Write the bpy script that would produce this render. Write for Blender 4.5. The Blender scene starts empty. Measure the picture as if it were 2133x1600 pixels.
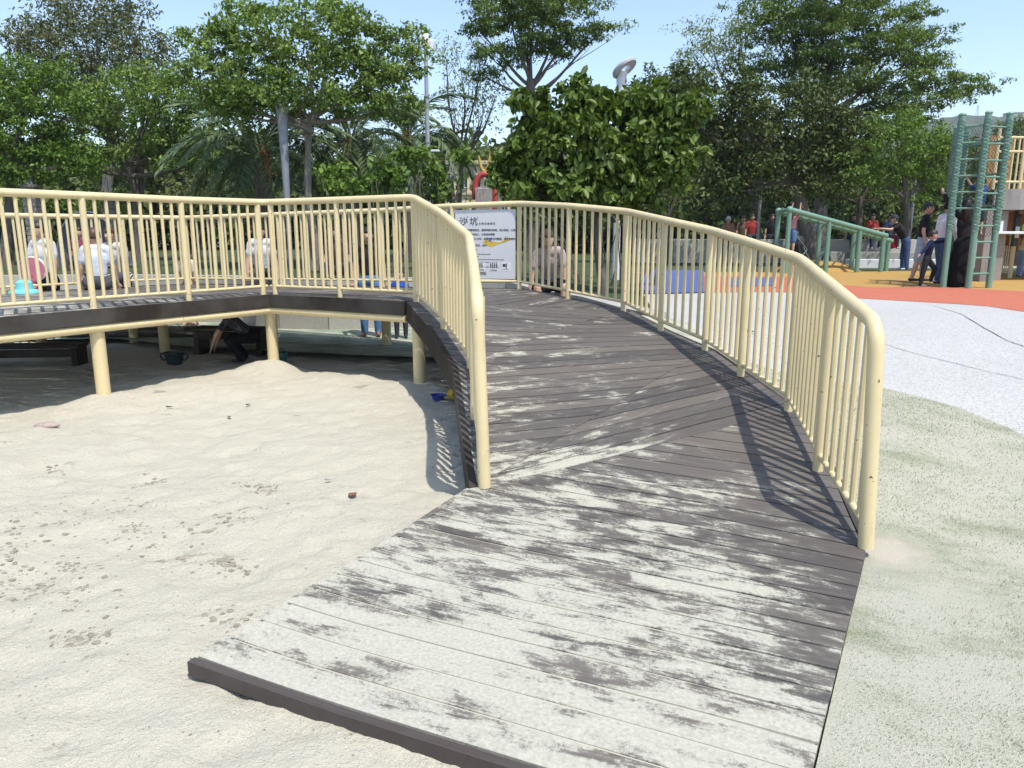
import bpy, bmesh, math, random
import numpy as np
from mathutils import Vector, Matrix
from mathutils.geometry import delaunay_2d_cdt

R = math.radians
SC = bpy.context.scene
COL = SC.collection
rng = np.random.default_rng(7)
random.seed(7)

# ------------------------------------------------------------------ camera
FPX, PITCH, CAMZ = 1560.0, R(11.5), 1.5
cam_d = bpy.data.cameras.new('camera')
cam = bpy.data.objects.new('camera', cam_d)
COL.objects.link(cam)
cam.location = (0, 0, CAMZ)
cam.rotation_euler = (R(90) - PITCH, 0, 0)
cam_d.sensor_width = 36.0
cam_d.lens = 36.0 * FPX / 2133.0
cam_d.clip_start = 0.05
cam_d.clip_end = 4000
SC.camera = cam

# ------------------------------------------------------------------ sky, sun, exposure
SUNV = Vector((0.27, -0.42, 1.0)).normalized()
W = bpy.data.worlds.new('World')
SC.world = W
W.use_nodes = True
nt = W.node_tree
bg = nt.nodes['Background']
sky = nt.nodes.new('ShaderNodeTexSky')
sky.sky_type = 'NISHITA'
sky.sun_disc = False
sky.sun_elevation = math.asin(SUNV.z)
sky.sun_rotation = math.atan2(SUNV.x, SUNV.y)
sky.air_density = 1.0
sky.dust_density = 0.8
sky.ozone_density = 1.5
nt.links.new(sky.outputs[0], bg.inputs[0])
bg.inputs[1].default_value = 0.15
sun_d = bpy.data.lights.new('sun', 'SUN')
sun_d.energy = 2.9
sun_d.angle = R(0.55)
sun_d.color = (1.0, 0.955, 0.88)
sun = bpy.data.objects.new('sun', sun_d)
COL.objects.link(sun)
sun.rotation_euler = (-SUNV).to_track_quat('-Z', 'Y').to_euler()
sun.location = SUNV * 40
SC.view_settings.view_transform = 'Standard'
SC.view_settings.look = 'None'
SC.view_settings.gamma = 1.0
SC.view_settings.exposure = 0.8
SC.cycles.use_denoising = True
SC.cycles.max_bounces = 6
SC.cycles.diffuse_bounces = 3
SC.cycles.transparent_max_bounces = 6

# ------------------------------------------------------------------ pixel helpers (a pixel gives a direction only)
def ray(x, y):
    v = ((x - 1066.5) / FPX, 1.0, -(y - 800.0) / FPX)
    c, s = math.cos(PITCH), math.sin(PITCH)
    return Vector((v[0], v[1] * c + v[2] * s, -v[1] * s + v[2] * c))
def onz(x, y, z):
    r = ray(x, y); t = (z - CAMZ) / r.z
    return Vector((r.x * t, r.y * t, z))
def ony(x, y, Y):
    r = ray(x, y); t = Y / r.y
    return Vector((r.x * t, Y, CAMZ + r.z * t))
def ss(a, b, x):
    t = np.clip((np.asarray(x, float) - a) / (b - a), 0, 1)
    return t * t * (3 - 2 * t)

# ------------------------------------------------------------------ numpy noise
_perm = rng.random((256, 256))
def vnoise(x, y):
    xi = np.floor(x).astype(int); yi = np.floor(y).astype(int)
    fx = x - xi; fy = y - yi
    fx = fx * fx * (3 - 2 * fx); fy = fy * fy * (3 - 2 * fy)
    a = _perm[xi % 256, yi % 256]; b = _perm[(xi + 1) % 256, yi % 256]
    c = _perm[xi % 256, (yi + 1) % 256]; d = _perm[(xi + 1) % 256, (yi + 1) % 256]
    return (a * (1 - fx) + b * fx) * (1 - fy) + (c * (1 - fx) + d * fx) * fy - 0.5
def fbm(x, y, o=4):
    r = 0; a = 1.0
    for k in range(o):
        r = r + a * vnoise(x * 2 ** k + 17.3 * k, y * 2 ** k + 5.1 * k); a *= 0.5
    return r

# ------------------------------------------------------------------ material helpers
class NT:
    def __init__(s, name):
        s.m = bpy.data.materials.new(name); s.m.use_nodes = True
        s.t = s.m.node_tree; s.n = s.t.nodes
        s.b = s.n['Principled BSDF']; s.out = s.n['Material Output']
    def node(s, typ, **kw):
        n = s.n.new(typ)
        for k, v in kw.items(): setattr(n, k, v)
        return n
    def link(s, a, b): s.t.links.new(a, b)
    def pos(s):
        if not hasattr(s, '_p'): s._p = s.node('ShaderNodeNewGeometry').outputs['Position']
        return s._p
    def obj(s):
        if not hasattr(s, '_o'): s._o = s.node('ShaderNodeTexCoord').outputs['Object']
        return s._o
    def map(s, vec, scale=(1, 1, 1), rot=(0, 0, 0)):
        if any(rot):                      # turn first, then stretch
            r = s.node('ShaderNodeMapping'); r.inputs['Rotation'].default_value = rot
            s.link(vec, r.inputs[0]); vec = r.outputs[0]
        n = s.node('ShaderNodeMapping'); n.inputs['Scale'].default_value = scale
        s.link(vec, n.inputs[0]); return n.outputs[0]
    def noise(s, vec, scale, detail=4, rough=0.55, dist=0.0):
        n = s.node('ShaderNodeTexNoise'); n.inputs['Scale'].default_value = scale
        n.inputs['Detail'].default_value = detail; n.inputs['Roughness'].default_value = rough
        n.inputs['Distortion'].default_value = dist
        s.link(vec, n.inputs['Vector']); return n.outputs['Fac']
    def ramp(s, fac, stops):
        n = s.node('ShaderNodeValToRGB'); e = n.color_ramp.elements
        while len(e) < len(stops): e.new(0.5)
        for i, (p, c) in enumerate(stops):
            e[i].position = p; e[i].color = (c[0], c[1], c[2], 1) if not np.isscalar(c) else (c, c, c, 1)
        s.link(fac, n.inputs[0]); return n.outputs[0]
    def math(s, op, a, b=None, clamp=False):
        n = s.node('ShaderNodeMath', operation=op, use_clamp=clamp)
        for i, v in enumerate((a, b)):
            if v is None: continue
            if isinstance(v, (int, float)): n.inputs[i].default_value = v
            else: s.link(v, n.inputs[i])
        return n.outputs[0]
    def mrange(s, v, a, b, c=0.0, d=1.0, smooth=True):
        n = s.node('ShaderNodeMapRange', interpolation_type='SMOOTHSTEP' if smooth else 'LINEAR')
        for i, q in zip((1, 2, 3, 4), (a, b, c, d)):
            if isinstance(q, (int, float)): n.inputs[i].default_value = q
            else: s.link(q, n.inputs[i])
        s.link(v, n.inputs[0]); return n.outputs[0]
    def mix(s, f, a, b, mode='MIX'):
        n = s.node('ShaderNodeMix', data_type='RGBA', blend_type=mode)
        for i, v in zip((0, 6, 7), (f, a, b)):
            if isinstance(v, (int, float)): n.inputs[i].default_value = v
            elif isinstance(v, tuple): n.inputs[i].default_value = (*v, 1)
            else: s.link(v, n.inputs[i])
        return n.outputs[2]
    def color(s, c):
        if isinstance(c, tuple): s.b.inputs['Base Color'].default_value = (*c, 1)
        else: s.link(c, s.b.inputs['Base Color'])
        return s
    def rough(s, r):
        if isinstance(r, (int, float)): s.b.inputs['Roughness'].default_value = r
        else: s.link(r, s.b.inputs['Roughness'])
        return s
    def bump(s, h, dist=0.01, strength=1.0):
        n = s.node('ShaderNodeBump'); n.inputs['Distance'].default_value = dist
        n.inputs['Strength'].default_value = strength
        s.link(h, n.inputs['Height']); s.link(n.outputs[0], s.b.inputs['Normal']); return s
    def spec(s, v):
        s.b.inputs['Specular IOR Level'].default_value = v; return s

MATS = {}
def simple(name, c, rough=0.6, var=0.12, scale=6.0, metal=0.0, bump=0.0, bscale=60, spec=0.5):
    """plain painted / cloth / stone colour with a little uneven wear"""
    if name in MATS: return MATS[name]
    t = NT(name)
    n = t.noise(t.obj(), scale, 5, 0.6)
    d = tuple(max(0, q * (1 - var)) for q in c); l = tuple(min(1, q * (1 + var)) for q in c)
    t.color(t.ramp(n, [(0.3, d), (0.7, l)])).rough(rough).spec(spec)
    t.b.inputs['Metallic'].default_value = metal
    if bump: t.bump(t.noise(t.obj(), bscale, 3), bump)
    MATS[name] = t.m
    return t.m

def sand_mask(t, rot):
    """dry sand blown and trodden over the boards: heavy on the low flare, thin up the ramp"""
    p = t.pos()
    sep = t.node('ShaderNodeSeparateXYZ'); t.link(p, sep.inputs[0])
    x, y = sep.outputs[0], sep.outputs[1]
    # distance from the front-left corner along the walking direction
    cov = t.node('ShaderNodeValToRGB'); e = cov.color_ramp.elements
    stops = [(0.0, .585), (0.15, .56), (0.27, .515), (0.38, .44), (0.52, .385), (0.75, .35), (1.0, .34)]
    while len(e) < len(stops): e.new(.5)
    for i, (q, v) in enumerate(stops): e[i].position = q; e[i].color = (v, v, v, 1)
    ty = t.mrange(t.math('ADD', y, t.math('MULTIPLY', x, 0.75)), 1.0, 10.0, 0, 1, False)
    t.link(ty, cov.inputs[0])
    c = cov.outputs[0]
    c = t.math('SUBTRACT', c, t.mrange(x, 0.5, 1.9, 0, .10))
    # broad drifts, smeared in several directions by feet, feathering out into single grains
    n1 = t.noise(t.map(p, (1, 2.0, 1), (0, 0, rot + .1)), 1.6, 4, 0.5, 0.9)
    n2 = t.noise(t.map(p, (1, 4.0, 1), (0, 0, rot - .12)), 2.6, 4, 0.55, 1.1)
    n5 = t.noise(t.map(p, (1, 3.2, 1), (0, 0, rot + .5)), 3.2, 4, 0.6, 1.0)
    n4 = t.noise(t.map(p, (1, 14, 1), (0, 0, rot)), 6.0, 4, 0.7)
    n6 = t.noise(p, 11.0, 5, 0.7, .5)
    n3 = t.noise(p, 260.0, 2, 0.6)
    n7 = t.noise(p, 75.0, 3, 0.7)
    n = t.math('ADD', t.math('MULTIPLY', n1, .26), t.math('MULTIPLY', n2, .30))
    n = t.math('ADD', n, t.math('MULTIPLY', n5, .16))
    n = t.math('ADD', n, t.math('MULTIPLY', n4, .14))
    n = t.math('ADD', n, t.math('MULTIPLY', n6, .14))
    n = t.math('ADD', t.math('MULTIPLY', t.math('SUBTRACT', n, .5), 1.9), .5)
    thr = t.math('ADD', t.math('MULTIPLY', c, -1.0), 1.0)
    D = t.mrange(n, t.math('SUBTRACT', thr, 0.17), t.math('ADD', thr, 0.13), 0, 1, True)
    g = t.math('ADD', t.math('MULTIPLY', t.math('SUBTRACT', n3, .5), 1.1), t.math('MULTIPLY', t.math('SUBTRACT', n7, .5), 1.0))
    m = t.mrange(t.math('ADD', D, g), .30, .72, 0, 1)
    m = t.math('ADD', t.math('MULTIPLY', m, .58), t.math('MULTIPLY', D, .38))
    return m, n7

SANDC = (0.565, 0.525, 0.418)
def plank_mat(name, rot, base=(0.112, 0.100, 0.089), sandy=True):
    t = NT(name)
    oi = t.node('ShaderNodeObjectInfo')
    g = t.noise(t.map(t.pos(), (1, 22, 1), (0, 0, rot)), 5.0, 5, 0.65)
    big = t.noise(t.pos(), 1.3, 3)
    w = t.ramp(g, [(0.25, tuple(q * .62 for q in base)), (0.75, tuple(q * 1.45 for q in base))])
    w = t.mix(t.mrange(big, .35, .65, 0, .55), w, (.112, .106, .096))
    tint = t.ramp(oi.outputs['Random'], [(0, (.74, .72, .74)), (0.5, (1, .97, .96)), (1, (1.22, 1.15, 1.09))])
    w = t.mix(1.0, w, tint, 'MULTIPLY')
    if sandy:
        m, n3 = sand_mask(t, rot)
        sc = t.ramp(n3, [(0.3, (0.355, .34, .27)), (0.65, (0.495, .475, .39))])
        t.color(t.mix(m, w, sc))
        t.rough(t.math('ADD', t.math('MULTIPLY', m, .34), .56))
        h = t.math('ADD', t.math('MULTIPLY', m, 1.0), t.math('ADD', t.math('MULTIPLY', g, .35), t.math('MULTIPLY', n3, .25)))
        t.bump(h, 0.004, .7)
    else:
        t.color(w).rough(.62).bump(g, 0.004, .6)
    t.spec(.16)
    return t.m

def paint_mat(name, c, chips=True, rough=0.47):
    t = NT(name)
    n = t.noise(t.pos(), 2.2, 4)
    col = t.ramp(n, [(0.3, tuple(q * .93 for q in c)), (0.7, tuple(min(1, q * 1.06) for q in c))])
    sp = t.noise(t.pos(), 34, 2, .5)
    grime = t.noise(t.map(t.pos(), (1, 1, .25)), 11, 5, .65)
    col = t.mix(t.mrange(grime, .52, .78, 0, .38), col, tuple(q * f for q, f in zip(c, (.68, .64, .55))))
    if chips:
        col = t.mix(t.mrange(sp, .725, .74), col, (.10, .075, .055))
    t.color(col).rough(rough).bump(t.noise(t.pos(), 14, 3), .003, .4)
    return t.m

M = MATS
M['cream'] = paint_mat('cream_paint', (0.66, 0.54, 0.305))
M['green'] = paint_mat('green_paint', (0.155, 0.285, 0.215), chips=False)
M['grey_metal'] = simple('galvanised_metal', (.36, .37, .39), .45, .1, 9, .3)
M['white_metal'] = simple('white_lamp_metal', (.68, .70, .72), .4, .06)
M['dark_wood'] = plank_mat('dark_fascia_wood', 0.3, (.024, .019, .016), False)

def sand_mat():
    t = NT('pit_sand')
    p = t.pos()
    f = t.noise(p, 240, 2, .7)
    mid = t.noise(p, 14, 6, .65)
    big = t.noise(p, 1.1, 5, .6)
    c = t.ramp(f, [(0.28, tuple(q * .80 for q in SANDC)), (0.7, tuple(q * 1.13 for q in SANDC))])
    c = t.mix(t.mrange(mid, .40, .30, 0, .30), c, (.46, .40, .30))
    c = t.mix(t.mrange(big, .42, .28, 0, .45), c, (.56, .50, .385))
    # damp dug-up spots
    dm = t.noise(t.map(p, (1, 1.7, 1), (0, 0, -.3)), 2.1, 7, .68)
    c = t.mix(t.mrange(dm, .625, .70, 0, .7), c, (.27, .235, .175))
    t.color(c).rough(.95).spec(.15)
    h = t.math('ADD', t.math('MULTIPLY', f, .22), t.math('ADD', t.math('MULTIPLY', mid, 1.0), t.math('MULTIPLY', t.noise(p, 55, 4, .7), .55)))
    t.bump(h, .035, .8)
    return t.m
M['sand'] = sand_mat()

def turf_mat(name, g1, g2, sandc, amt, spill=None):
    t = NT(name)
    p = t.pos()
    a = t.noise(t.map(p, (1, 1.8, 1), (0, 0, .5)), 1.6, 6, .66)
    f = t.noise(p, 120, 3, .75)
    v = t.math('ADD', t.math('MULTIPLY', a, .6), t.math('MULTIPLY', f, .4))
    g = t.mix(t.noise(p, 60, 2), g1, g2)
    col = t.mix(t.mrange(v, .5 - amt - .09, .5 - amt + .13), g, sandc)
    if spill:
        vd = t.node('ShaderNodeVectorMath', operation='DISTANCE'); t.link(p, vd.inputs[0]); vd.inputs[1].default_value = spill
        dd = t.math('ADD', vd.outputs['Value'], t.math('MULTIPLY', t.noise(p, 7, 6, .7), .34))
        col = t.mix(t.mrange(dd, .27, .40, .9, 0), col, (.52, .47, .385))
        col = t.mix(t.mrange(dd, .42, .52, .15, 0), col, t.mix(t.mrange(dd, .24, .31), col, (.14, .18, .09)))
    t.color(col).rough(.92).spec(.15)
    t.bump(f, .012, .9)
    return t.m
M['turf'] = turf_mat('sandy_artificial_turf', (.20, .225, .135), (.30, .315, .205), (.49, .475, .38), .075, (1.80, 3.38, .03))
M['pit_floor'] = turf_mat('faded_green_floor', (.16, .23, .15), (.24, .31, .22), (.52, .51, .43), .0)

def rubber(name, c, flecks, fs=110, dark=.55):
    t = NT(name)
    p = t.pos()
    v = t.node('ShaderNodeTexVoronoi'); v.inputs['Scale'].default_value = fs
    t.link(p, v.inputs['Vector'])
    w = t.node('ShaderNodeSeparateColor'); t.link(v.outputs['Color'], w.inputs[0])
    col = t.mix(t.mrange(w.outputs[0], .62, .66), c, flecks)
    col = t.mix(t.mrange(w.outputs[1], .86, .88, 0, .8), col, tuple(q * dark for q in c))
    big = t.noise(p, .7, 5, .6)
    col = t.mix(t.mrange(big, .35, .7, 0, .22), col, tuple(q * .72 for q in c))
    t.color(col).rough(.9).spec(.2).bump(t.noise(p, 160, 2), .006, .6)
    return t.m
M['grey_rubber'] = rubber('grey_fleck_rubber', (.445, .437, .412), (.505, .497, .47), 85, .62)
M['red_rubber'] = rubber('red_rubber', (.46, .14, .085), (.50, .165, .105), 60, .8)
M['yellow_rubber'] = rubber('yellow_rubber', (.41, .25, .075), (.45, .28, .095), 60, .8)
M['blue_rubber'] = rubber('blue_rubber', (.085, .12, .30), (.11, .15, .35), 60, .8)
M['slate_rubber'] = rubber('slate_rubber', (.13, .16, .22), (.16, .19, .26), 60, .8)

def lawn_mat():
    t = NT('lawn')
    p = t.pos()
    f = t.noise(p, 35, 5, .75); a = t.noise(p, .5, 4)
    c = t.ramp(f, [(0.3, (.028, .05, .016)), (0.7, (.085, .125, .04))])
    c = t.mix(t.mrange(a, .45, .65, 0, .5), c, (.12, .115, .055))
    t.color(c).rough(.95).bump(f, .05, 1.0)
    return t.m
M['lawn'] = lawn_mat()

def concrete(name, c, lines=False):
    t = NT(name)
    p = t.pos()
    f = t.noise(p, 70, 4, .75); a = t.noise(p, 2.2, 6, .65)
    col = t.ramp(f, [(0.32, tuple(q * .70 for q in c)), (0.68, tuple(q * 1.2 for q in c))])
    st = t.noise(t.map(p, (1, 1, .22)), 3.2, 6, .7)
    col = t.mix(t.mrange(st, .5, .7, 0, .6), col, tuple(q * .5 for q in c))
    col = t.mix(t.mrange(a, .4, .3, 0, .45), col, tuple(q * .7 for q in c))
    t.color(col).rough(.88).spec(.25).bump(f, .006, .7)
    return t.m
M['concrete'] = concrete('exposed_concrete', (.40, .385, .345))
M['pale_concrete'] = concrete('pale_concrete', (.50, .49, .45))
M['stone'] = concrete('pink_grey_stone', (.30, .265, .25))

def leaf_mat(name, dark, light, trans=.28, rough=.5, spec=.22):
    t = NT(name)
    g = t.node('ShaderNodeNewGeometry')
    n = t.noise(t.pos(), .9, 3)
    v = t.math('ADD', t.math('MULTIPLY', g.outputs['Random Per Island'], .6), t.math('MULTIPLY', n, .4))
    c = t.ramp(v, [(0.12, dark), (0.8, light)])
    t.color(c).rough(rough).spec(spec)
    tr = t.node('ShaderNodeBsdfTranslucent')
    t.link(t.mix(1.0, c, (1.25, 1.2, .5), 'MULTIPLY'), tr.inputs[0])
    mx = t.node('ShaderNodeMixShader'); mx.inputs[0].default_value = trans
    t.link(t.b.outputs[0], mx.inputs[1]); t.link(tr.outputs[0], mx.inputs[2])
    t.link(mx.outputs[0], t.out.inputs[0])
    return t.m
def bark(name, c):
    t = NT(name)
    f = t.noise(t.map(t.pos(), (1, 1, .3)), 16, 6, .7)
    t.color(t.ramp(f, [(0.3, tuple(q * .55 for q in c)), (0.7, tuple(q * 1.3 for q in c))])).rough(.9).bump(f, .02, 1)
    return t.m
M['bark'] = bark('tree_bark', (.13, .11, .09))
M['bark_pale'] = bark('pale_bark', (.22, .19, .16))

# ------------------------------------------------------------------ object helpers
def mesh_obj(name, verts, faces, mat=None, parent=None, smooth=False, mats=None, idx=None):
    me = bpy.data.meshes.new(name)
    me.from_pydata([tuple(map(float, v)) for v in verts] if not isinstance(verts, np.ndarray) else verts.tolist(), [], faces if isinstance(faces, list) else faces.tolist())
    for m in (mats or ([mat] if mat else [])): me.materials.append(m)
    if idx is not None: me.polygons.foreach_set('material_index', np.asarray(idx, dtype=np.int32))
    if smooth: me.polygons.foreach_set('use_smooth', [True] * len(me.polygons))
    me.update()
    return link(name, me, parent)
def link(name, me, parent=None):
    o = bpy.data.objects.new(name, me); COL.objects.link(o)
    if parent is not None: o.parent = parent
    return o
def tag(o, label, cat, group=None):
    o['label'] = label; o['category'] = cat
    if group: o['group'] = group
    return o
def thing(name, label, cat, loc=(0, 0, 0), rz=0.0, group=None):
    o = bpy.data.objects.new(name, None); COL.objects.link(o)
    o.empty_display_size = .1
    o.location = loc; o.rotation_euler = (0, 0, rz)
    return tag(o, label, cat, group)
def struct(o): o['kind'] = 'structure'; return o
def stuff(o): o['kind'] = 'stuff'; return o

class MB:
    """collects verts and faces for one mesh"""
    def __init__(s): s.v = []; s.f = []; s.sm = []
    def add(s, v, f):
        b = len(s.v); s.v += [tuple(q) for q in v]; s.f += [[i + b for i in q] for q in f]; return s
    def box(s, c, d, rz=0.0, bev=0.0):
        x, y, z = (q / 2 for q in d)
        cr, sr = math.cos(rz), math.sin(rz)
        if bev <= 0:
            pts = [(i * x, j * y, k * z) for k in (-1, 1) for i, j in ((-1, -1), (1, -1), (1, 1), (-1, 1))]
            fs = [[3, 2, 1, 0], [4, 5, 6, 7], [0, 1, 5, 4], [1, 2, 6, 5], [2, 3, 7, 6], [3, 0, 4, 7]]
        else:
            b = bev
            ring = lambda ex, ey, zz: [(-ex, -ey, zz), (ex, -ey, zz), (ex, ey, zz), (-ex, ey, zz)]
            pts = ring(x - b, y - b, -z) + ring(x, y, -z + b) + ring(x, y, z - b) + ring(x - b, y - b, z)
            fs = [[3, 2, 1, 0], [12, 13, 14, 15]]
            for k in range(3):
                for i in range(4):
                    fs.append([k * 4 + i, k * 4 + (i + 1) % 4, k * 4 + 4 + (i + 1) % 4, k * 4 + 4 + i])
        return s.add([(c[0] + a * cr - b_ * sr, c[1] + a * sr + b_ * cr, c[2] + q) for a, b_, q in pts], fs)
    def tube(s, pts, r, n=10, cap=True):
        """tube through points; r a number or one radius per point"""
        P = [Vector(p) for p in pts]
        rr = [r] * len(P) if isinstance(r, (int, float)) else list(r)
        rings = []
        up = None
        for i, p in enumerate(P):
            d = (P[min(i + 1, len(P) - 1)] - P[max(i - 1, 0)])
            if d.length < 1e-9: d = Vector((0, 0, 1))
            d.normalize()
            if up is None:
                up = Vector((0, 0, 1)) if abs(d.z) < .9 else Vector((1, 0, 0))
            u = (up - d * up.dot(d))
            if u.length < 1e-6: u = Vector((1, 0, 0)) - d * d.x
            u.normalize(); up = u
            w = d.cross(u)
            rings.append([p + (u * math.cos(2 * math.pi * k / n) + w * math.sin(2 * math.pi * k / n)) * rr[i] for k in range(n)])
        v = [q for g in rings for q in g]; f = []
        for i in range(len(P) - 1):
            for k in range(n):
                f.append([i * n + k, i * n + (k + 1) % n, (i + 1) * n + (k + 1) % n, (i + 1) * n + k])
        if cap:
            f.append(list(range(n))[::-1]); f.append([(len(P) - 1) * n + k for k in range(n)])
        return s.add(v, f)
    def ball(s, c, r, nu=10, nv=7):
        rx, ry, rz = (r, r, r) if isinstance(r, (int, float)) else r
        v = [(c[0], c[1], c[2] - rz)]; f = []
        for i in range(1, nv):
            a = math.pi * i / nv - math.pi / 2
            for k in range(nu):
                b = 2 * math.pi * k / nu
                v.append((c[0] + rx * math.cos(a) * math.cos(b), c[1] + ry * math.cos(a) * math.sin(b), c[2] + rz * math.sin(a)))
        v.append((c[0], c[1], c[2] + rz))
        for k in range(nu): f.append([0, 1 + (k + 1) % nu, 1 + k])
        for i in range(nv - 2):
            for k in range(nu):
                f.append([1 + i * nu + k, 1 + i * nu + (k + 1) % nu, 1 + (i + 1) * nu + (k + 1) % nu, 1 + (i + 1) * nu + k])
        L = len(v) - 1; o = 1 + (nv - 2) * nu
        for k in range(nu): f.append([o + k, o + (k + 1) % nu, L])
        return s.add(v, f)
    def lathe(s, prof, c=(0, 0, 0), n=16):
        v = [(c[0] + r * math.cos(2 * math.pi * k / n), c[1] + r * math.sin(2 * math.pi * k / n), c[2] + z) for r, z in prof for k in range(n)]
        f = []
        for i in range(len(prof) - 1):
            for k in range(n):
                f.append([i * n + k, i * n + (k + 1) % n, (i + 1) * n + (k + 1) % n, (i + 1) * n + k])
        f.append(list(range(n))[::-1]); f.append([(len(prof) - 1) * n + k for k in range(n)])
        return s.add(v, f)
    def prism(s, poly, z0, z1):
        n = len(poly)
        v = [(p[0], p[1], z0) for p in poly] + [(p[0], p[1], z1) for p in poly]
        return s.add(v, [list(range(n))[::-1], list(range(n, 2 * n))] + [[i, (i + 1) % n, n + (i + 1) % n, n + i] for i in range(n)])
    def build(s, name, mat, parent=None, smooth=True, auto=40):
        me = bpy.data.meshes.new(name)
        me.from_pydata(s.v, [], s.f)
        me.materials.append(mat)
        if smooth:
            me.polygons.foreach_set('use_smooth', [True] * len(me.polygons))
            me.set_sharp_from_angle(angle=R(auto))
        me.update()
        return link(name, me, parent)

def copy_tree(o, parent=None, label=None):
    c = o.copy(); COL.objects.link(c); c.parent = parent
    if label: c['label'] = label
    for ch in list(o.children): copy_tree(ch, c)
    return c

# ================================================================== PLAN OF THE PLACE
V2 = lambda x, y: (x, y)
OUT = [(1.68, 3.33, .03), (1.77, 4.15, .15), (1.94, 5.12, .27), (1.83, 5.89, .37), (1.73, 6.65, .46), (1.45, 7.27, .555), (1.21, 8.14, .66), (.65, 8.73, .735), (.09, 9.52, .79)]
SGN = (-.77, 9.83, .77)
BACK = [SGN, (-1.81, 10.62, .735), (-3.5, 11.45, .70), (-5.20, 12.2, .665), (-5.91, 11.62, .665), (-6.93, 10.25, .665), (-8.2, 8.5, .665)]
INR = [(-.155, 4.03, .085), (-.34, 6.02, .41), (-.64, 6.99, .61), (-1.0, 7.82, .79)]
INL = [(-1.0, 7.82, .79), (-1.91, 8.36, .785), (-2.85, 8.85, .78), (-3.46, 8.04, .775), (-4.01, 7.18, .78), (-4.75, 6.02, .78), (-5.5, 4.85, .78)]
FL = (-1.114, 2.384); FR = (.68, 1.549)              # front corners of the low flare
CTRL = np.array(OUT + BACK + INR + INL[1:] + [(FL[0], FL[1], .035), (.072, 1.83, .033), (FR[0], FR[1], .03), (1.2, 2.5, .03), (-.57, 3.37, .052), (.5, 3.0, .035)])
def _tps(d): return np.where(d > 1e-9, d * d * np.log(d + 1e-12), 0)
def _fit(C, lam=.004):
    n = len(C); d = np.linalg.norm(C[:, None, :2] - C[None, :, :2], axis=2)
    A = np.zeros((n + 3, n + 3)); A[:n, :n] = _tps(d) + lam * np.eye(n)
    A[:n, n] = 1; A[:n, n + 1:] = C[:, :2]; A[n, :n] = 1; A[n + 1:, :n] = C[:, :2].T
    return np.linalg.solve(A, np.concatenate([C[:, 2], np.zeros(3)]))
_Wt = _fit(CTRL)
def zdeck(x, y):
    x = np.asarray(x, float); y = np.asarray(y, float)
    sh = x.shape
    q = np.stack([x.ravel(), y.ravel()], 1)
    d = np.linalg.norm(q[:, None] - CTRL[None, :, :2], axis=2)
    z = _tps(d) @ _Wt[:-3] + _Wt[-3] + q @ _Wt[-2:]
    return z.reshape(sh)
def zd(x, y): return float(zdeck(np.array([x]), np.array([y]))[0])
def ondeck(px, py):
    z = .4
    for _ in range(25):
        p = onz(px, py, z); z = .5 * z + .5 * zd(p.x, p.y)
    return Vector((p.x, p.y, z))

OUTL = np.array(OUT + BACK)
def near_out(x, y):
    """distance to the outer edge and edge height there"""
    q = np.stack([x, y], 1); best = np.full(len(q), 1e9); bz = np.zeros(len(q))
    for a, b in zip(OUTL[:-1], OUTL[1:]):
        ab = b[:2] - a[:2]; t = np.clip(((q - a[:2]) @ ab) / (ab @ ab), 0, 1)
        d = np.linalg.norm(q - (a[:2] + t[:, None] * ab), axis=1)
        m = d < best; best[m] = d[m]; bz[m] = (a[2] + t * (b[2] - a[2]))[m]
    return best, bz
def terr(x, y):
    x = np.atleast_1d(np.asarray(x, float)).ravel(); y = np.atleast_1d(np.asarray(y, float)).ravel()
    d, ez = near_out(x, y)
    base = .024 + .378 * ss(2.4, 9.5, y)
    left = .70
    wl = ss(2.5, -.5, x) * ss(8.5, 9.8, y)
    base = base * (1 - wl) + left * wl
    w = ss(0, 1.7, d)
    far = ss(30, 60, np.hypot(x, y))
    z = base * w + (ez - .05) * (1 - w)
    return z * (1 - far) + .42 * far
def tz(x, y): return float(terr(x, y)[0])
def onterr(px, py, guess=.4):
    z = guess
    for _ in range(20):
        p = onz(px, py, min(z, 1.2)); z = .5 * z + .5 * tz(p.x, p.y)
    return Vector((p.x, p.y, z))
MOUNDS = [(-2.88, 8.78, .12, .42), (-4.0, 7.1, .07, .5), (-.97, 7.75, .05, .4), (-1.9, 8.2, .05, .6), (-3.5, 7.6, .05, .6), (-2.4, 5.4, -.05, .9), (-4.4, 4.4, .04, 1.0), (-.8, 5.5, .04, .7)]
_pr = np.random.default_rng(3)
PITS = np.column_stack([_pr.uniform(-5.2, .2, 620), _pr.uniform(1.2, 9.2, 620), _pr.uniform(.04, .10, 620), _pr.uniform(-.020, .010, 620)])
_pp = np.column_stack([_pr.uniform(-5.0, -.3, 190), _pr.uniform(1.6, 8.6, 190), _pr.uniform(.042, .055, 190), _pr.uniform(-.024, -.012, 190)])
PITS = np.concatenate([PITS, _pp])
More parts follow.
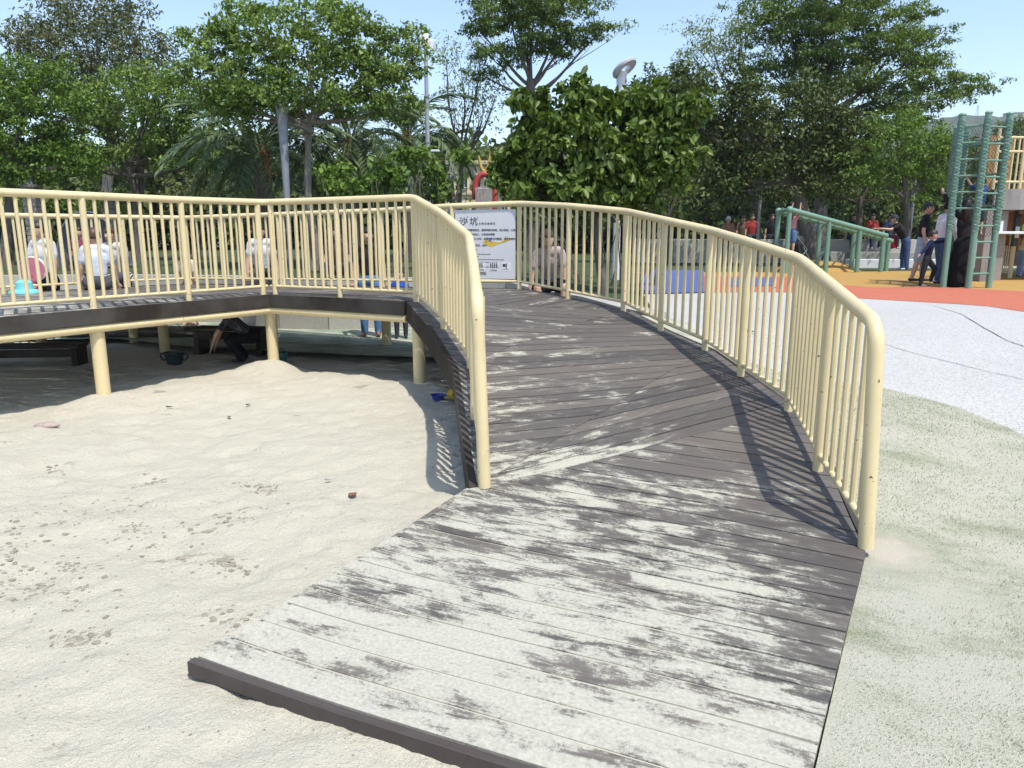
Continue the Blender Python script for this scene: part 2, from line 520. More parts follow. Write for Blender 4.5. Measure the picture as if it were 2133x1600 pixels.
def sandz(x, y):
    z = -.035 - .085 * ss(3.4, 7.0, y) - .03 * ss(8.5, 9.2, y)
    for mx, my, h, r in MOUNDS: z = z + h * np.exp(-((x - mx) ** 2 + (y - my) ** 2) / (r * r) * 1.6)
    nearramp = ss(.0, .5, np.abs((x - FL[0]) * .876 - (y - FL[1]) * .482))
    amp = .35 + .65 * nearramp
    z = z + amp * (.055 * fbm(x * .9 + 3, y * .9, 3) + .030 * fbm(x * 4.1, y * 4.1 + 9, 3)) + .017 * fbm(x * 11, y * 11, 3)
    def pit(a, b, r, d, X, Y):
        g = np.where(d > -.01, 1.0, -1.0)
        return .72 * d * np.exp(-((((X - a) * .8 + (Y - b) * .6 * g) / r) ** 2 + (((Y - b) * .8 - (X - a) * .6 * g) / (r * 1.7)) ** 2) ** 2)
    if np.size(x) < 64:
        z = z + amp * pit(*PITS.T[:, :, None], np.ravel(x)[None], np.ravel(y)[None]).sum(0)
    else:
        for a, b, r, d in PITS:
            k = np.nonzero((np.abs(x - a) < .25) & (np.abs(y - b) < .25))[0]
            z[k] += amp[k] * pit(a, b, r, d, x[k], y[k])
    return z
def sz(x, y): return float(sandz(np.array([x]), np.array([y]))[0])

# ================================================================== GROUND
def cdt_sheet(name, poly, zfn, off, mat, step=.35, holes=None, jit=True):
    """a sheet with exact outline draped over a height function"""
    pts = []
    n = len(poly)
    for i in range(n):
        a = Vector(poly[i]); b = Vector(poly[(i + 1) % n]); k = max(1, int((b - a).length / step))
        for j in range(k): pts.append(a.lerp(b, j / k))
    m = len(pts)
    xs = [p[0] for p in pts]; ys = [p[1] for p in pts]
    gx, gy = np.meshgrid(np.arange(min(xs), max(xs), step), np.arange(min(ys), max(ys), step))
    g = np.stack([gx.ravel(), gy.ravel()], 1) + rng.uniform(-.1, .1, (gx.size, 2)) * step
    P = np.array([(p[0], p[1]) for p in pts])
    ins = np.zeros(len(g), bool); j = m - 1
    for i in range(m):
        c = ((P[i, 1] > g[:, 1]) != (P[j, 1] > g[:, 1])) & (g[:, 0] < (P[j, 0] - P[i, 0]) * (g[:, 1] - P[i, 1]) / (P[j, 1] - P[i, 1] + 1e-12) + P[i, 0])
        ins ^= c; j = i
    g = g[ins]
    allp = [Vector((p[0], p[1])) for p in pts] + [Vector(q) for q in g]
    r = delaunay_2d_cdt(allp, [], [list(range(m))], 1, 1e-4)
    v = np.array([(q[0], q[1]) for q in r[0]])
    z = zfn(v[:, 0], v[:, 1]) + off
    o = mesh_obj(name, np.column_stack([v, z]), [list(f) for f in r[2]], mat, smooth=True)
    return struct(o)

# sand of the pit
def axis(*segs):
    a = [segs[0][0]]
    for lo, hi, st in segs: a += list(np.linspace(lo, hi, max(2, int((hi - lo) / st)))[1:])
    return np.array(a)
ax = axis((-14, -5.2, .25), (-5.2, 1.9, .036), (1.9, 2.6, .2)); ay = axis((-4, 1.2, .3), (1.2, 5.0, .03), (5.0, 9.4, .05), (9.4, 13, .2))
gx, gy = np.meshgrid(ax, ay)
gz = sandz(gx.ravel(), gy.ravel())
nx, ny = len(ax), len(ay)
ii = (np.arange(ny - 1)[:, None] * nx + np.arange(nx - 1)[None]).ravel()
o = mesh_obj('sand', np.column_stack([gx.ravel(), gy.ravel(), gz]), np.column_stack([ii, ii + 1, ii + 1 + nx, ii + nx]), M['sand'], smooth=True)
struct(o)

# upper ground: a sheet that stops at the retaining wall and the outer edge of the boardwalk, and runs to the horizon
WALL = [(-14, 12.4), (-9.5, 13.2), (-7.0, 13.5), (-5.0, 13.2), (-3.85, 12.35), (-3.0, 12.2), (-2.2, 12.45), (-1.2, 12.6), (-.1, 11.9), (.4, 10.6), (.85, 9.35), (1.25, 8.75), (1.50, 8.25)]
edge_in = [(p[0] - .02, p[1]) for p in OUT[:6]]
gpoly = [(.45, 1.1), (1.66, 3.27)] + [(1.68, 3.5)] + [(p[0] - .02, p[1]) for p in OUT[1:6]] + [(1.42, 8.0)] + [(p[0], p[1] + .06) for p in WALL[::-1]] + [(-16, 12), (-40, 14), (-40, 60), (60, 60), (60, -6), (1.5, -6), (.6, .4)]
cdt_sheet('ground', gpoly, terr, -.03, M['lawn'], .8)
# beyond it, out to the horizon
far = [(-1500, -300, .36), (1500, -300, .36), (1500, 950, .36), (-1500, 950, .36)]
inn = [(-39.5, -39.5, .36), (59.5, -39.5, .36), (59.5, 59.5, .36), (-39.5, 59.5, .36)]
for q in ([(-40, -40), (-13.8, -40), (-13.8, 12.2), (-16, 12), (-40, 14)], [(-13.8, -40), (60, -40), (60, -6), (1.5, -6), (.9, -3.9), (-13.8, -3.9)]):
    cdt_sheet('ground', q, lambda x, y: .36 * ss(3, 12, np.hypot(x + 5, y - 3) - 9) - .04, 0, M['lawn'], 2.0)
o = mesh_obj('far_ground', far + inn, [[0, 1, 5, 4], [1, 2, 6, 5], [2, 3, 7, 6], [3, 0, 4, 7]], M['lawn'])
struct(o)

# sandy turf round the foot of the ramp
tb = [(1345, 651), (1389, 659), (1457, 694), (1540, 747), (1640, 779), (1740, 795), (1840, 808), (1900, 822), (2000, 850), (2100, 890), (2133, 908)]
tbw = [onterr(*p, .25) for p in tb]
tpoly = [(.38, 1.0), (.682, 1.54), (1.64, 3.26), (1.74, 3.5), (1.86, 4.13), (2.03, 5.12), (1.92, 5.92), (1.80, 6.7), (1.53, 7.32), (1.36, 7.9)] + [(p.x, p.y) for p in tbw] + [(5.2, 3.2), (6, 1.5), (5, -2), (.5, -2)]
cdt_sheet('turf', tpoly, terr, .0, M['turf'], .22)
gb = [(2300, 668), (2133, 648), (2060, 637), (2000, 632.5), (1870, 625), (1780, 620), (1700, 613), (1640, 608), (1560, 607), (1470, 609), (1400, 611), (1340, 612)]
gbw = [onterr(*p) for p in gb]
cdt_sheet('grey_rubber_surface', [(p.x, p.y) for p in tbw] + [(5.2, 3.2), (6, 1.5), (9, 1.5), (13, 6)] + [(p.x, p.y) for p in gbw] + [(1.75, 8.6)], terr, -.012, M['grey_rubber'], .3)
yb = [(2300, 612), (2133, 606), (2000, 599), (1900, 596.5), (1820, 598), (1760, 593.5), (1700, 584), (1665, 577), (1560, 574), (1475, 575), (1400, 577)]
ybw = [onterr(*p) for p in yb]
cdt_sheet('red_rubber_surface', [(p.x, p.y) for p in gbw][:-2] + [(p.x, p.y) for p in ybw][::-1], terr, -.008, M['red_rubber'], .4)
cdt_sheet('yellow_rubber_surface', [(p.x, p.y) for p in ybw] + [(3.4, 21), (9.6, 21.6), (16, 22.2), (24, 21), (24, 15)], terr, -.012, M['yellow_rubber'], .5)
for i, q in enumerate([[(1335, 611), (1466, 608.5), (1466, 562), (1345, 562)], [(1518, 597), (1612, 595), (1614, 578), (1522, 578)]]):
    w = [onterr(*p) for p in q]
    cdt_sheet('blue_rubber_patch', [(p.x, p.y) for p in w], terr, -.002 + .002 * i, M['blue_rubber'], .4)
# pale green floor between the sand and the wall
cdt_sheet('pit_floor', [(-10, 10.6), (-6, 11.2), (-4.4, 10.3), (-2.9, 9.9), (-1.6, 9.55), (-.3, 9.3), (.6, 8.9), (1.3, 8.3), (.85, 9.45), (.4, 10.7), (-.1, 12.0), (-1.2, 12.7), (-3.0, 12.3), (-3.85, 12.45), (-5, 13.3), (-7, 13.6), (-10, 13.3)], lambda x, y: np.full(len(x), -.075), 0, M['pit_floor'], .5)
# cracks in the grey rubber
def strip(name, pxs, w, mat, off):
    P = [onterr(*p, .3) for p in pxs]; Q = []
    for a, b in zip(P[:-1], P[1:]):
        for j in range(6): Q.append(a.lerp(b, j / 6))
    Q.append(P[-1])
    v = []; f = []
    for i, p in enumerate(Q):
        d = (Q[min(i + 1, len(Q) - 1)] - Q[max(i - 1, 0)]); d.normalize(); nn = Vector((-d.y, d.x, 0))
        ww = w * (.6 + .6 * random.random())
        jx = Vector((random.uniform(-.006, .006), random.uniform(-.012, .012), 0))
        for s in (-1, 1):
            q = p + nn * ww * s + jx; v.append((q.x, q.y, tz(q.x, q.y) + off))
        if i: f.append([2 * i - 2, 2 * i - 1, 2 * i + 1, 2 * i])
    return struct(mesh_obj(name, v, f, mat))
crk = simple('crack_dark', (.05, .05, .055), .9)
strip('surface_crack', [(1945, 636), (2000, 652), (2050, 682), (2100, 709), (2140, 722)], .006, crk, -.007)
strip('surface_crack', [(1842, 715), (1885, 729), (1960, 748), (2060, 772), (2140, 790)], .004, crk, -.007)

# ================================================================== BOARDWALK AND RAMP
def offset_line(pts, d):
    """move a plan polyline sideways (positive = to the right of travel)"""
    P = [Vector((p[0], p[1])) for p in pts]; out = []
    for i, p in enumerate(P):
        ns = []
        if i: e = (p - P[i - 1]).normalized(); ns.append(Vector((e.y, -e.x)))
        if i < len(P) - 1: e = (P[i + 1] - p).normalized(); ns.append(Vector((e.y, -e.x)))
        n = sum(ns, Vector((0, 0))).normalized()
        k = d / max(.45, n.dot(ns[0]))
        q = p + n * k
        out.append((q.x, q.y))
    return out
oe = offset_line(OUT + BACK, .07)
ire = offset_line(INR, -.14)
ile = offset_line(INL, -.06)
ire[0] = (-.235, 4.02); L4e = (-1.10, 7.80); ire[-1] = L4e; ile[0] = L4e
oe[0] = (1.665, 3.29)
ob = len(OUT)
walk = thing('wooden_boardwalk', 'curving dark plank ramp and boardwalk on cream posts over the sand pit', 'boardwalk')

def clip(poly, n, c, keep_less=True):
    out = []
    for i in range(len(poly)):
        a, b = poly[i], poly[(i + 1) % len(poly)]
        da = (a[0] * n[0] + a[1] * n[1]) - c; db = (b[0] * n[0] + b[1] * n[1]) - c
        if not keep_less: da, db = -da, -db
        if da <= 0: out.append(a)
        if (da < 0 < db) or (db < 0 < da):
            t = da / (da - db); out.append((a[0] + (b[0] - a[0]) * t, a[1] + (b[1] - a[1]) * t))
    return out
def planks(poly, d, mat, pitch=.145, gap=.010, thick=.03, start=None):
    d = Vector(d).normalized(); n = Vector((-d.y, d.x))
    cs = [p[0] * n.x + p[1] * n.y for p in poly]
    lo = min(cs) if start is None else start
    k = 0
    while lo + k * pitch < max(cs):
        a = lo + k * pitch + gap / 2; b = lo + (k + 1) * pitch - gap / 2; k += 1
        q = clip(clip(poly, n, b), n, a, False)
        if len(q) < 3: continue
        ar = abs(sum(q[i][0] * q[(i + 1) % len(q)][1] - q[(i + 1) % len(q)][0] * q[i][1] for i in range(len(q)))) / 2
        if ar < .004: continue
        # split along the length so that long boards follow the twist of the ramp
        ts = [p[0] * d.x + p[1] * d.y for p in q]
        t0, t1 = min(ts), max(ts); m = max(1, int((t1 - t0) / .22))
        V = []; F = []
        dz = random.uniform(-.0012, .0012)
        for j in range(m):
            s = clip(clip(q, d, t0 + (t1 - t0) * (j + 1) / m), d, t0 + (t1 - t0) * j / m, False)
            if len(s) < 3: continue
            A2 = sum(s[i][0] * s[(i + 1) % len(s)][1] - s[(i + 1) % len(s)][0] * s[i][1] for i in range(len(s)))
            if A2 < 0: s = s[::-1]
            zz = zdeck(np.array([p[0] for p in s]), np.array([p[1] for p in s]))
            bI = len(V); L = len(s)
            V += [(p[0], p[1], z + dz) for p, z in zip(s, zz)] + [(p[0], p[1], z + dz - thick) for p, z in zip(s, zz)]
            F.append([bI + i for i in range(L)]); F.append([bI + L + i for i in range(L)][::-1])
            for i in range(L):
                i2 = (i + 1) % L
                ea = (s[i][0] * d.x + s[i][1] * d.y, s[i2][0] * d.x + s[i2][1] * d.y)
                inner = any(abs(ea[0] - tc) < 1e-6 and abs(ea[1] - tc) < 1e-6 for tc in (t0 + (t1 - t0) * u / m for u in range(1, m)))
                if not inner: F.append([bI + L + i, bI + L + i2, bI + i2, bI + i])
        if F: mesh_obj('plank', V, F, mat, walk)
def pdir(a, b):
    u, v = ondeck(*a), ondeck(*b); w = v - u
    return (w.x, w.y)
dA = Vector((1.186, -.552)).normalized()
secs = [
    ([FL, FR, oe[0], oe[1], oe[2], ire[0]], (dA.x, dA.y)),
    ([ire[0], oe[2], oe[3], oe[4]], pdir((1174.5, 923), (1480, 848))),
    ([ire[0], oe[4], oe[5], oe[6], ire[1]], pdir((1013, 834), (1341, 807))),
    ([ire[1], oe[6], L4e, ire[2]], pdir((1003, 677), (1198, 687))),
    ([L4e, oe[6], oe[7], oe[8], oe[ob]], pdir((1001, 625), (1120, 611))),
    ([L4e, oe[ob], oe[ob + 1], oe[ob + 2], ile[2], ile[1]], (1, -.12)),
    ([ile[2], oe[ob + 2], oe[ob + 3], oe[ob + 4], oe[ob + 5], oe[ob + 6], ile[6], ile[5], ile[4], ile[3]], (1, -.05)),
]
def shrink(poly, s=.985):
    cx = sum(p[0] for p in poly) / len(poly); cy = sum(p[1] for p in poly) / len(poly)
    return [(cx + (p[0] - cx) * s, cy + (p[1] - cy) * s) for p in poly]
plank_dirs = []
for i, (poly, d) in enumerate(secs):
    a = math.atan2(d[1], d[0])
    key = 'boards_%s' % 'ABCDEFG'[i]
    M[key] = plank_mat('weathered_boards_' + 'abcdefg'[i], -a)
    planks(shrink(poly, .996), d, M[key], gap=.012 if i == 0 else .015)
    plank_dirs.append(a)

# sand that has sifted into the joints of the low boards
def under(poly, off, mat):
    o = cdt_sheet('joint_fill', poly, lambda x, y: zdeck(x, y) - .014 * ss(.75, 1.15, x + .35 * (y - 2) + .35 * fbm(x * 2.3, y * 2.3, 3)), off, mat, .12); del o['kind']; o.parent = walk
def fill_mat():
    t = NT('joint_sand'); m, n3 = sand_mask(t, -plank_dirs[0])
    sp = t.node('ShaderNodeSeparateXYZ'); t.link(t.pos(), sp.inputs[0])
    s_ = t.math('ADD', sp.outputs[0], t.math('MULTIPLY', t.math('SUBTRACT', sp.outputs[1], 2.0), .35))
    k = t.math('MAXIMUM', t.math('MULTIPLY', m, .6), t.mrange(t.math('ADD', s_, t.math('MULTIPLY', t.noise(t.pos(), 3, 4), .6)), .95, 1.4, 1, 0))
    t.color(t.mix(k, (.012, .011, .010), (.45, .43, .345))).rough(.95); return t.m
fm = fill_mat()
under(shrink(secs[0][0]), -.0045, fm)
for k in (1, 2): under(shrink(secs[k][0]), -.016, fm)

def board(a, b, za, zb, h, th, name, mat, top=0.0):
    """upright edge board between two plan points; za/zb deck heights"""
    A, B = Vector((a[0], a[1], za + top)), Vector((b[0], b[1], zb + top))
    e = (B - A); e.z = 0; e.normalize(); n = Vector((e.y, -e.x, 0)) * th
    m = max(1, int((B - A).length / .5))
    v = []; f = []
    for j in range(m + 1):
        p = A.lerp(B, j / m)
        if top <= .05 and 0 < j < m: p.z = zd(p.x, p.y) + top
        for q, dz in ((p, 0), (p + n, 0), (p + n, -h), (p, -h)): v.append((q.x, q.y, q.z + dz))
    for j in range(m):
        for k in range(4): f.append([4 * j + k, 4 * j + (k + 1) % 4, 4 * j + 4 + (k + 1) % 4, 4 * j + 4 + k])
    f.append([3, 2, 1, 0]); f.append([4 * m + k for k in range(4)])
    me = MB().add(v, f)
    return me.build(name, mat, walk, smooth=False)
fas = M['dark_wood']
def edge(pts, h, name='fascia_board', top=.004, th=-.045):
    for a, b in zip(pts[:-1], pts[1:]): board(a, b, zd(*a), zd(*b), h, th, name, fas, top)
edge(offset_line(ire[::-1], .004), .20)
edge(offset_line(ile, -.004), .14, th=-.045)
fas = plank_mat('brown_front_wood', .43, (.075, .058, .052), False)
edge([FL, FR], .052, 'front_board', .002, th=.032)
fas = M['dark_wood']
fas = M['boards_A']
edge([FL, ire[0]], .09, 'side_board', -.006, th=-.025)
fas = M['dark_wood']
edge([(1.715, 3.5)] + oe[1:ob], .12, 'fascia_board', -.004, th=.04)
edge(oe[ob - 1:], .165, 'fascia_board', .004, th=.045)
# support frame under the boards
for pts, zo in ((ile, -.182), (offset_line([OUT[-1]] + BACK, .03), -.215)):
    for a, b in zip(pts[:-1], pts[1:]):
        A = (a[0], a[1], zd(*a) + zo); B = (b[0], b[1], zd(*b) + zo)
        MB().tube([A, B], .042, 12).build('beam', M['cream'], walk)
pole_xy = [(-.985, 7.84), (-2.86, 8.86), (-4.01, 7.19), (-4.9, 5.78), (-1.78, 10.55), (-.75, 9.75), (-3.45, 10.75), (-4.85, 10.35), (-5.75, 11.3), (-6.4, 10.1), (-4.35, 11.4), (.1, 9.4)]
for x, y in pole_xy:
    MB().tube([(x, y, -.6), (x, y, zd(x, y) - .2)], .066, 16).build('pole', M['cream'], walk)
for a, b in (((-.985, 7.84), (-.75, 9.75)), ((-2.86, 8.86), (-3.45, 10.75)), ((-4.01, 7.19), (-6.4, 10.1)), ((-2.86, 8.86), (-1.78, 10.55))):
    MB().tube([(a[0], a[1], zd(*a) - .15), (b[0], b[1], zd(*b) - .15)], .04, 8).build('cross_beam', fas, walk)
# joists under the ramp, seen at the side
for f_ in (.25, .6):
    pass

# ================================================================== RAILINGS
HR = 1.05
def round_path(P, r, n=6):
    P = [Vector(p) for p in P]; out = [P[0]]
    for i in range(1, len(P) - 1):
        a, b, c = P[i - 1], P[i], P[i + 1]
        u = (a - b); w = (c - b)
        rr = min(r, u.length * .45, w.length * .45)
        p0 = b + u.normalized() * rr; p1 = b + w.normalized() * rr
        for k in range(n + 1):
            t = k / n
            out.append(p0.lerp(b, t).lerp(b.lerp(p1, t), t))
    out.append(P[-1]); return out
bal_me = {}
def baluster_mesh(L, key):
    if key not in bal_me:
        o = MB().tube([(0, 0, 0), (0, 0, L)], .0165, 8, cap=False).build('baluster', M['cream'])
        bal_me[key] = o.data; bpy.data.objects.remove(o)
    return bal_me[key]
post_me = {}
def railing(T, P, start_down=False, end_down=False, skip=(), top_r=.036, corner_pairs=()):
    top = [Vector((p[0], p[1], p[2] + HR)) for p in P]
    path = list(top)
    if start_down: path[0] = path[0] + (Vector(P[1]) - Vector(P[0])).normalized() * .05 + Vector((-.03, 0, 0))
    if start_down: path = [Vector(P[0])] + path
    if end_down: path = path + [Vector(P[-1])]
    MB().tube(round_path(path, .12), top_r, 14).build('top_rail', M['cream'], T)
    for i, p in enumerate(P):
        if (i == 0 and start_down) or (i == len(P) - 1 and end_down): continue
        if i in corner_pairs:
            prev, nxt = Vector(P[i - 1]), Vector(P[i + 1]); b = Vector(p)
            spots = [b + (prev - b).normalized() * .09, b + (nxt - b).normalized() * .09]
        else: spots = [Vector(p)]
        for s in spots:
            if 'post' not in post_me:
                o = MB().tube([(0, 0, -.02), (0, 0, HR - .005)], .030, 12).build('post', M['cream'], T)
                post_me['post'] = o.data
            else: o = link('post', post_me['post'], T)
            o.location = s
    me = baluster_mesh(HR - .095, 'std')
    for i, (a, b) in enumerate(zip(P[:-1], P[1:])):
        A, B = Vector(a), Vector(b)
        e = (B - A); L = Vector((e.x, e.y, 0)).length
        pad = .03
        MB().tube([A + e * (pad / L) + Vector((0, 0, .095)), B - e * (pad / L) + Vector((0, 0, .095))], .0175, 10).build('bottom_rail', M['cream'], T)
        if i in skip: continue
        n = max(1, round(L / .114) - 1)
        for k in range(1, n + 1):
            o = link('baluster', me, T); o.location = A + e * (k / (n + 1)) + Vector((0, 0, .095))
T = thing('railing', 'cream tubular railing on the right side of the ramp, curving back behind the info board', 'railing')
railing(T, [OUT[0], OUT[1], OUT[2], OUT[3], OUT[4], OUT[5], OUT[6], OUT[7], OUT[8]] + BACK, start_down=True, skip=(8,))
T = thing('railing', 'cream tubular railing between the ramp and the sand, continuing along the front of the boardwalk', 'railing')
mid = ((INR[0][0] + INR[1][0]) / 2 - .01, (INR[0][1] + INR[1][1]) / 2)
mid = (*mid, zd(*mid))
railing(T, [INR[0], mid, INR[1], INR[2], INL[0], INL[1], INL[2], INL[3], INL[4], INL[5], INL[6]], start_down=True, corner_pairs=(6,))

# ================================================================== INFORMATION BOARD
def text_mesh(body, size, name, mat, parent, loc, align='LEFT'):
    cu = bpy.data.curves.new(name, 'FONT'); cu.body = body; cu.size = size; cu.align_x = align
    cu.extrude = .0006; cu.offset = size * .010; cu.resolution_u = 2
    o = bpy.data.objects.new(name, cu); COL.objects.link(o)
    bpy.context.view_layer.update()
    me = bpy.data.meshes.new_from_object(o.evaluated_get(bpy.context.evaluated_depsgraph_get()))
    bpy.data.objects.remove(o)
    me.materials.clear(); me.materials.append(mat)
    q = link(name, me, parent); q.location = loc; q.rotation_euler = (R(90), 0, 0)
    return q
A, B = Vector(SGN), Vector(OUT[8])
ang = math.atan2(B.y - A.y, B.x - A.x); Ls = math.hypot(B.x - A.x, B.y - A.y)
mid_s = (A + B) / 2
sg = thing('information_board', 'light grey sand pit rules board with dark text and a yellow sand drawing', 'sign', (mid_s.x, mid_s.y, min(A.z, B.z) + .14), ang)
SW, SH = Ls - .10, .86
MB().box((0, 0, SH / 2), (SW, .014, SH), bev=.003).build('panel', simple('board_grey', (.62, .62, .625), .5, .03), sg, smooth=False)
ink = simple('board_ink', (.035, .035, .04), .6); inkg = simple('board_ink_grey', (.13, .13, .14), .6)
yf = -.0085
x0 = -SW / 2 + .055
text_mesh('沙 坑', .112, 'title', ink, sg, (x0, yf, SH - .185))
for i, (cx, cz) in enumerate(((x0 + .098, SH - .10), (x0 + .098, SH - .13), (x0 + .098, SH - .16), (x0 + .245, SH - .10), (x0 + .245, SH - .13))):
    text_mesh('ㄕㄚㄎㄥˇ'[i], .026, 'reading_mark', ink, sg, (cx, yf, cz))
text_mesh('使 用 注 意 事 項', .030, 'subtitle', ink, sg, (x0 + .27, yf, SH - .182))
lines = [('為維護遊戲場地安全，遊戲時請勿奔跑，禁止吸煙，以免發生危險', .0305, SH - .262), ('請勿將沙子撒向他人，以免造成傷害', .0305, SH - .315), ('請勿攜帶寵物進入沙坑，並請保持沙坑整潔，遊戲後請洗手', .0305, SH - .37)]
for s, h, z in lines: text_mesh(s, h, 'chinese_line', ink, sg, (x0, yf, z))
text_mesh('沙坑開放時間：', .031, 'chinese_line', ink, sg, (x0, yf, SH - .452)); text_mesh('每日，全年', .031, 'chinese_line', ink, sg, (x0 + .22, yf, SH - .452))
text_mesh('沙坑使用須知', .030, 'chinese_line', ink, sg, (x0 + .06, yf, SH - .508))
for s, z in (('Please note the following rules when using the sandpit', .556), ('and take care to avoid any danger', .586), ('Keep off the edges and walkways to prevent the sandpit from being damaged', .622), ('and take care not to throw sand at others and keep the place safe', .656), ('Please wash your hands and feet after playing before leaving the area', .716)):
    text_mesh(s, .0195, 'english_line', inkg, sg, (x0, yf, SH - z))
text_mesh('新北市政府管理', .026, 'footer', ink, sg, (x0 + .18, yf, .062))
MB().box((x0 + .275, yf, .052), (.19, .002, .0025)).build('footer_rule', ink, sg, smooth=False)
whitep = simple('board_white', (.72, .72, .72), .5, .02)
for i, cx in enumerate((-.10, .075, .25, .42)):
    px_ = x0 + .12 + cx + .10
    pnl = MB().box((px_, yf + .001, .155), (.125, .002, .115)).build('pictogram', whitep, sg, smooth=False)
    g = MB()
    n = (2, 2, 4, 1)[i]
    for k in range(n):
        fx = px_ + (k - (n - 1) / 2) * .027
        g.ball((fx, yf - .001, .193), (.007, .0015, .008), 8, 5)
        g.box((fx, yf - .001, .172), (.015, .002, .026)); g.box((fx - .004, yf - .001, .148), (.005, .002, .026)); g.box((fx + .004, yf - .001, .148), (.005, .002, .026))
    if i == 3: g.box((px_ - .03, yf - .001, .172), (.035, .002, .035)); g.box((px_ - .01, yf - .001, .125), (.09, .002, .003))
    else: g.box((px_, yf - .001, .112), (.09, .002, .008))
    g.build('pictogram_figure', ink, pnl, smooth=False)
# printed drawing of a patch of sand with a bucket
v = [(.30, .455), (.345, .492), (.45, .47), (.52, .455), (.60, .49), (.70, .51), (.705, .50), (.62, .465), (.52, .435), (.42, .402), (.375, .41)]
mb = MB(); mb.add([(x0 + x + .02, yf, z) for x, z in v] + [(x0 + x + .02, yf + .002, z) for x, z in v], [list(range(len(v)))[::-1], list(range(len(v), 2 * len(v)))])
mb.build('sand_drawing', simple('print_yellow', (.62, .42, .05), .6, .25, 14), sg, smooth=False)
mb = MB().lathe([(.014, 0), (.022, .045), (.022, .05)], (0, 0, 0), 8)
o = mb.build('bucket_drawing', simple('print_blue', (.10, .10, .42), .6), sg); o.location = (x0 + .42, yf, .465); o.scale = (1, .05, 1)
mb = MB().tube([(0, 0, 0), (.01, 0, .04), (.02, 0, .06)], .006, 6); o = mb.build('spade_drawing', simple('print_red', (.35, .12, .10), .6), sg); o.location = (x0 + .62, yf, .47); o.scale = (1, .1, 1)

# ================================================================== RETAINING WALL, BENCHES, TOYS UNDER THE BOARDWALK
wl = thing('retaining_wall', 'weathered speckled concrete retaining wall curving behind the boardwalk', 'wall')
wt = offset_line(WALL, -.28)
for i in range(len(WALL) - 1):
    a, b = WALL[i], WALL[i + 1]; c, d = wt[i + 1], wt[i]
    za = max(.58, min(.74, tz(a[0], a[1] + .4) + .05)); zb = max(.58, min(.74, tz(b[0], b[1] + .4) + .05))
    L = math.hypot(b[0] - a[0], b[1] - a[1]); g = .006 / L
    lerp = lambda p, q, t: (p[0] + (q[0] - p[0]) * t, p[1] + (q[1] - p[1]) * t)
    a2, b2, c2, d2 = lerp(a, b, g), lerp(a, b, 1 - g), lerp(c, d, g), lerp(c, d, 1 - g)
    mb = MB().add([(*a2, -.6), (*b2, -.6), (*c2, -.6), (*d2, -.6), (*a2, za), (*b2, zb), (*c2, zb), (*d2, za)], [[3, 2, 1, 0], [4, 5, 6, 7], [0, 1, 5, 4], [1, 2, 6, 5], [2, 3, 7, 6], [3, 0, 4, 7]])
    mb.build('wall_block', M['concrete'], wl, smooth=False)
def bench(label, p, w, rz, top):
    t = thing('low_bench', label, 'bench', (p[0], p[1], sz(p[0], p[1]) - .02), rz)
    h = top - (sz(p[0], p[1]) - .02)
    for k in (-1, 0, 1): MB().box((0, k * .11, h - .02), (w, .10, .04), bev=.004).build('slat', fas, t, smooth=False)
    for k in (-1, 1): MB().box((k * (w / 2 - .06), 0, (h - .042) / 2), (.07, .30, h - .042), bev=.004).build('leg', fas, t, smooth=False)
    MB().box((0, -.13, h - .10), (w - .2, .03, .10), bev=.003).build('apron', fas, t, smooth=False)
p = ony(483, 700, 10.2); bench('low dark wooden bench in the shade under the boardwalk, behind the crouching child', (p.x, p.y), 1.0, -.1, .22)
p = ony(60, 720, 9.4); bench('low dark wooden bench in the shade at the left edge of the picture', (p.x, p.y), 1.3, .12, .10)
p = ony(270, 700, 11.4)
st = thing('wooden_step', 'narrow sandy wooden step beneath the standing people at the back of the pit', 'step', (p.x, p.y, -.07), .04)
for k in (0, 1): MB().box((0, k * .22, .05 + .04 * k), (2.6, .20, .05), bev=.004).build('step_board', M['boards_F'], st, smooth=False)

def bucket(name, label, loc, r, h, col, cat='bucket', rot=(0, 0, 0), handles=False):
    t = thing(name, label, cat, loc); t.rotation_euler = rot
    m = simple('toy_' + name + '_%d' % (hash(label) % 999), col, .4, .06)
    MB().lathe([(r * .72, 0), (r, h), (r * 1.06, h), (r * 1.06, h * .93), (r * .94, h * .93), (r * .66, .02)], n=18).build('body', m, t)
    if handles:
        for s in (-1, 1):
            MB().tube([(s * r * .9, 0, h * .85), (s * r * 1.35, 0, h * .9), (s * r * 1.45, 0, h * .6), (s * r * 1.1, 0, h * .35), (s * r * .82, 0, h * .4)], .011, 7).build('handle', m, t)
    else:
        MB().tube([(r * math.cos(a), 0, h + r * .9 * math.sin(a)) for a in np.linspace(0, math.pi, 9)], .006, 6).build('handle', m, t)
    return t
p = ony(362, 735, 9.35); bucket('toy_basin', 'dark two handled toy basin standing in the shaded sand', (p.x, p.y, sz(p.x, p.y) - .01), .12, .16, (.02, .035, .045), 'basin', handles=True)
p = ony(586, 740, 9.2); bucket('toy_bucket', 'small teal bucket half hidden behind the cream pole', (p.x, p.y, sz(p.x, p.y) - .01), .075, .13, (.03, .14, .15))
p = ony(938, 760, 7.2); bucket('toy_bucket', 'yellow toy bucket lying under the edge of the ramp', (p.x, p.y, sz(p.x, p.y) + .06), .07, .12, (.45, .32, .03), rot=(1.35, .3, .7))
p = ony(917, 752, 7.2)
t = thing('toy_sieve', 'small blue toy sieve beside the yellow bucket under the ramp', 'toy', (p.x - .03, p.y, sz(p.x, p.y)))
mb = simple('toy_blue', (.03, .05, .28), .4)
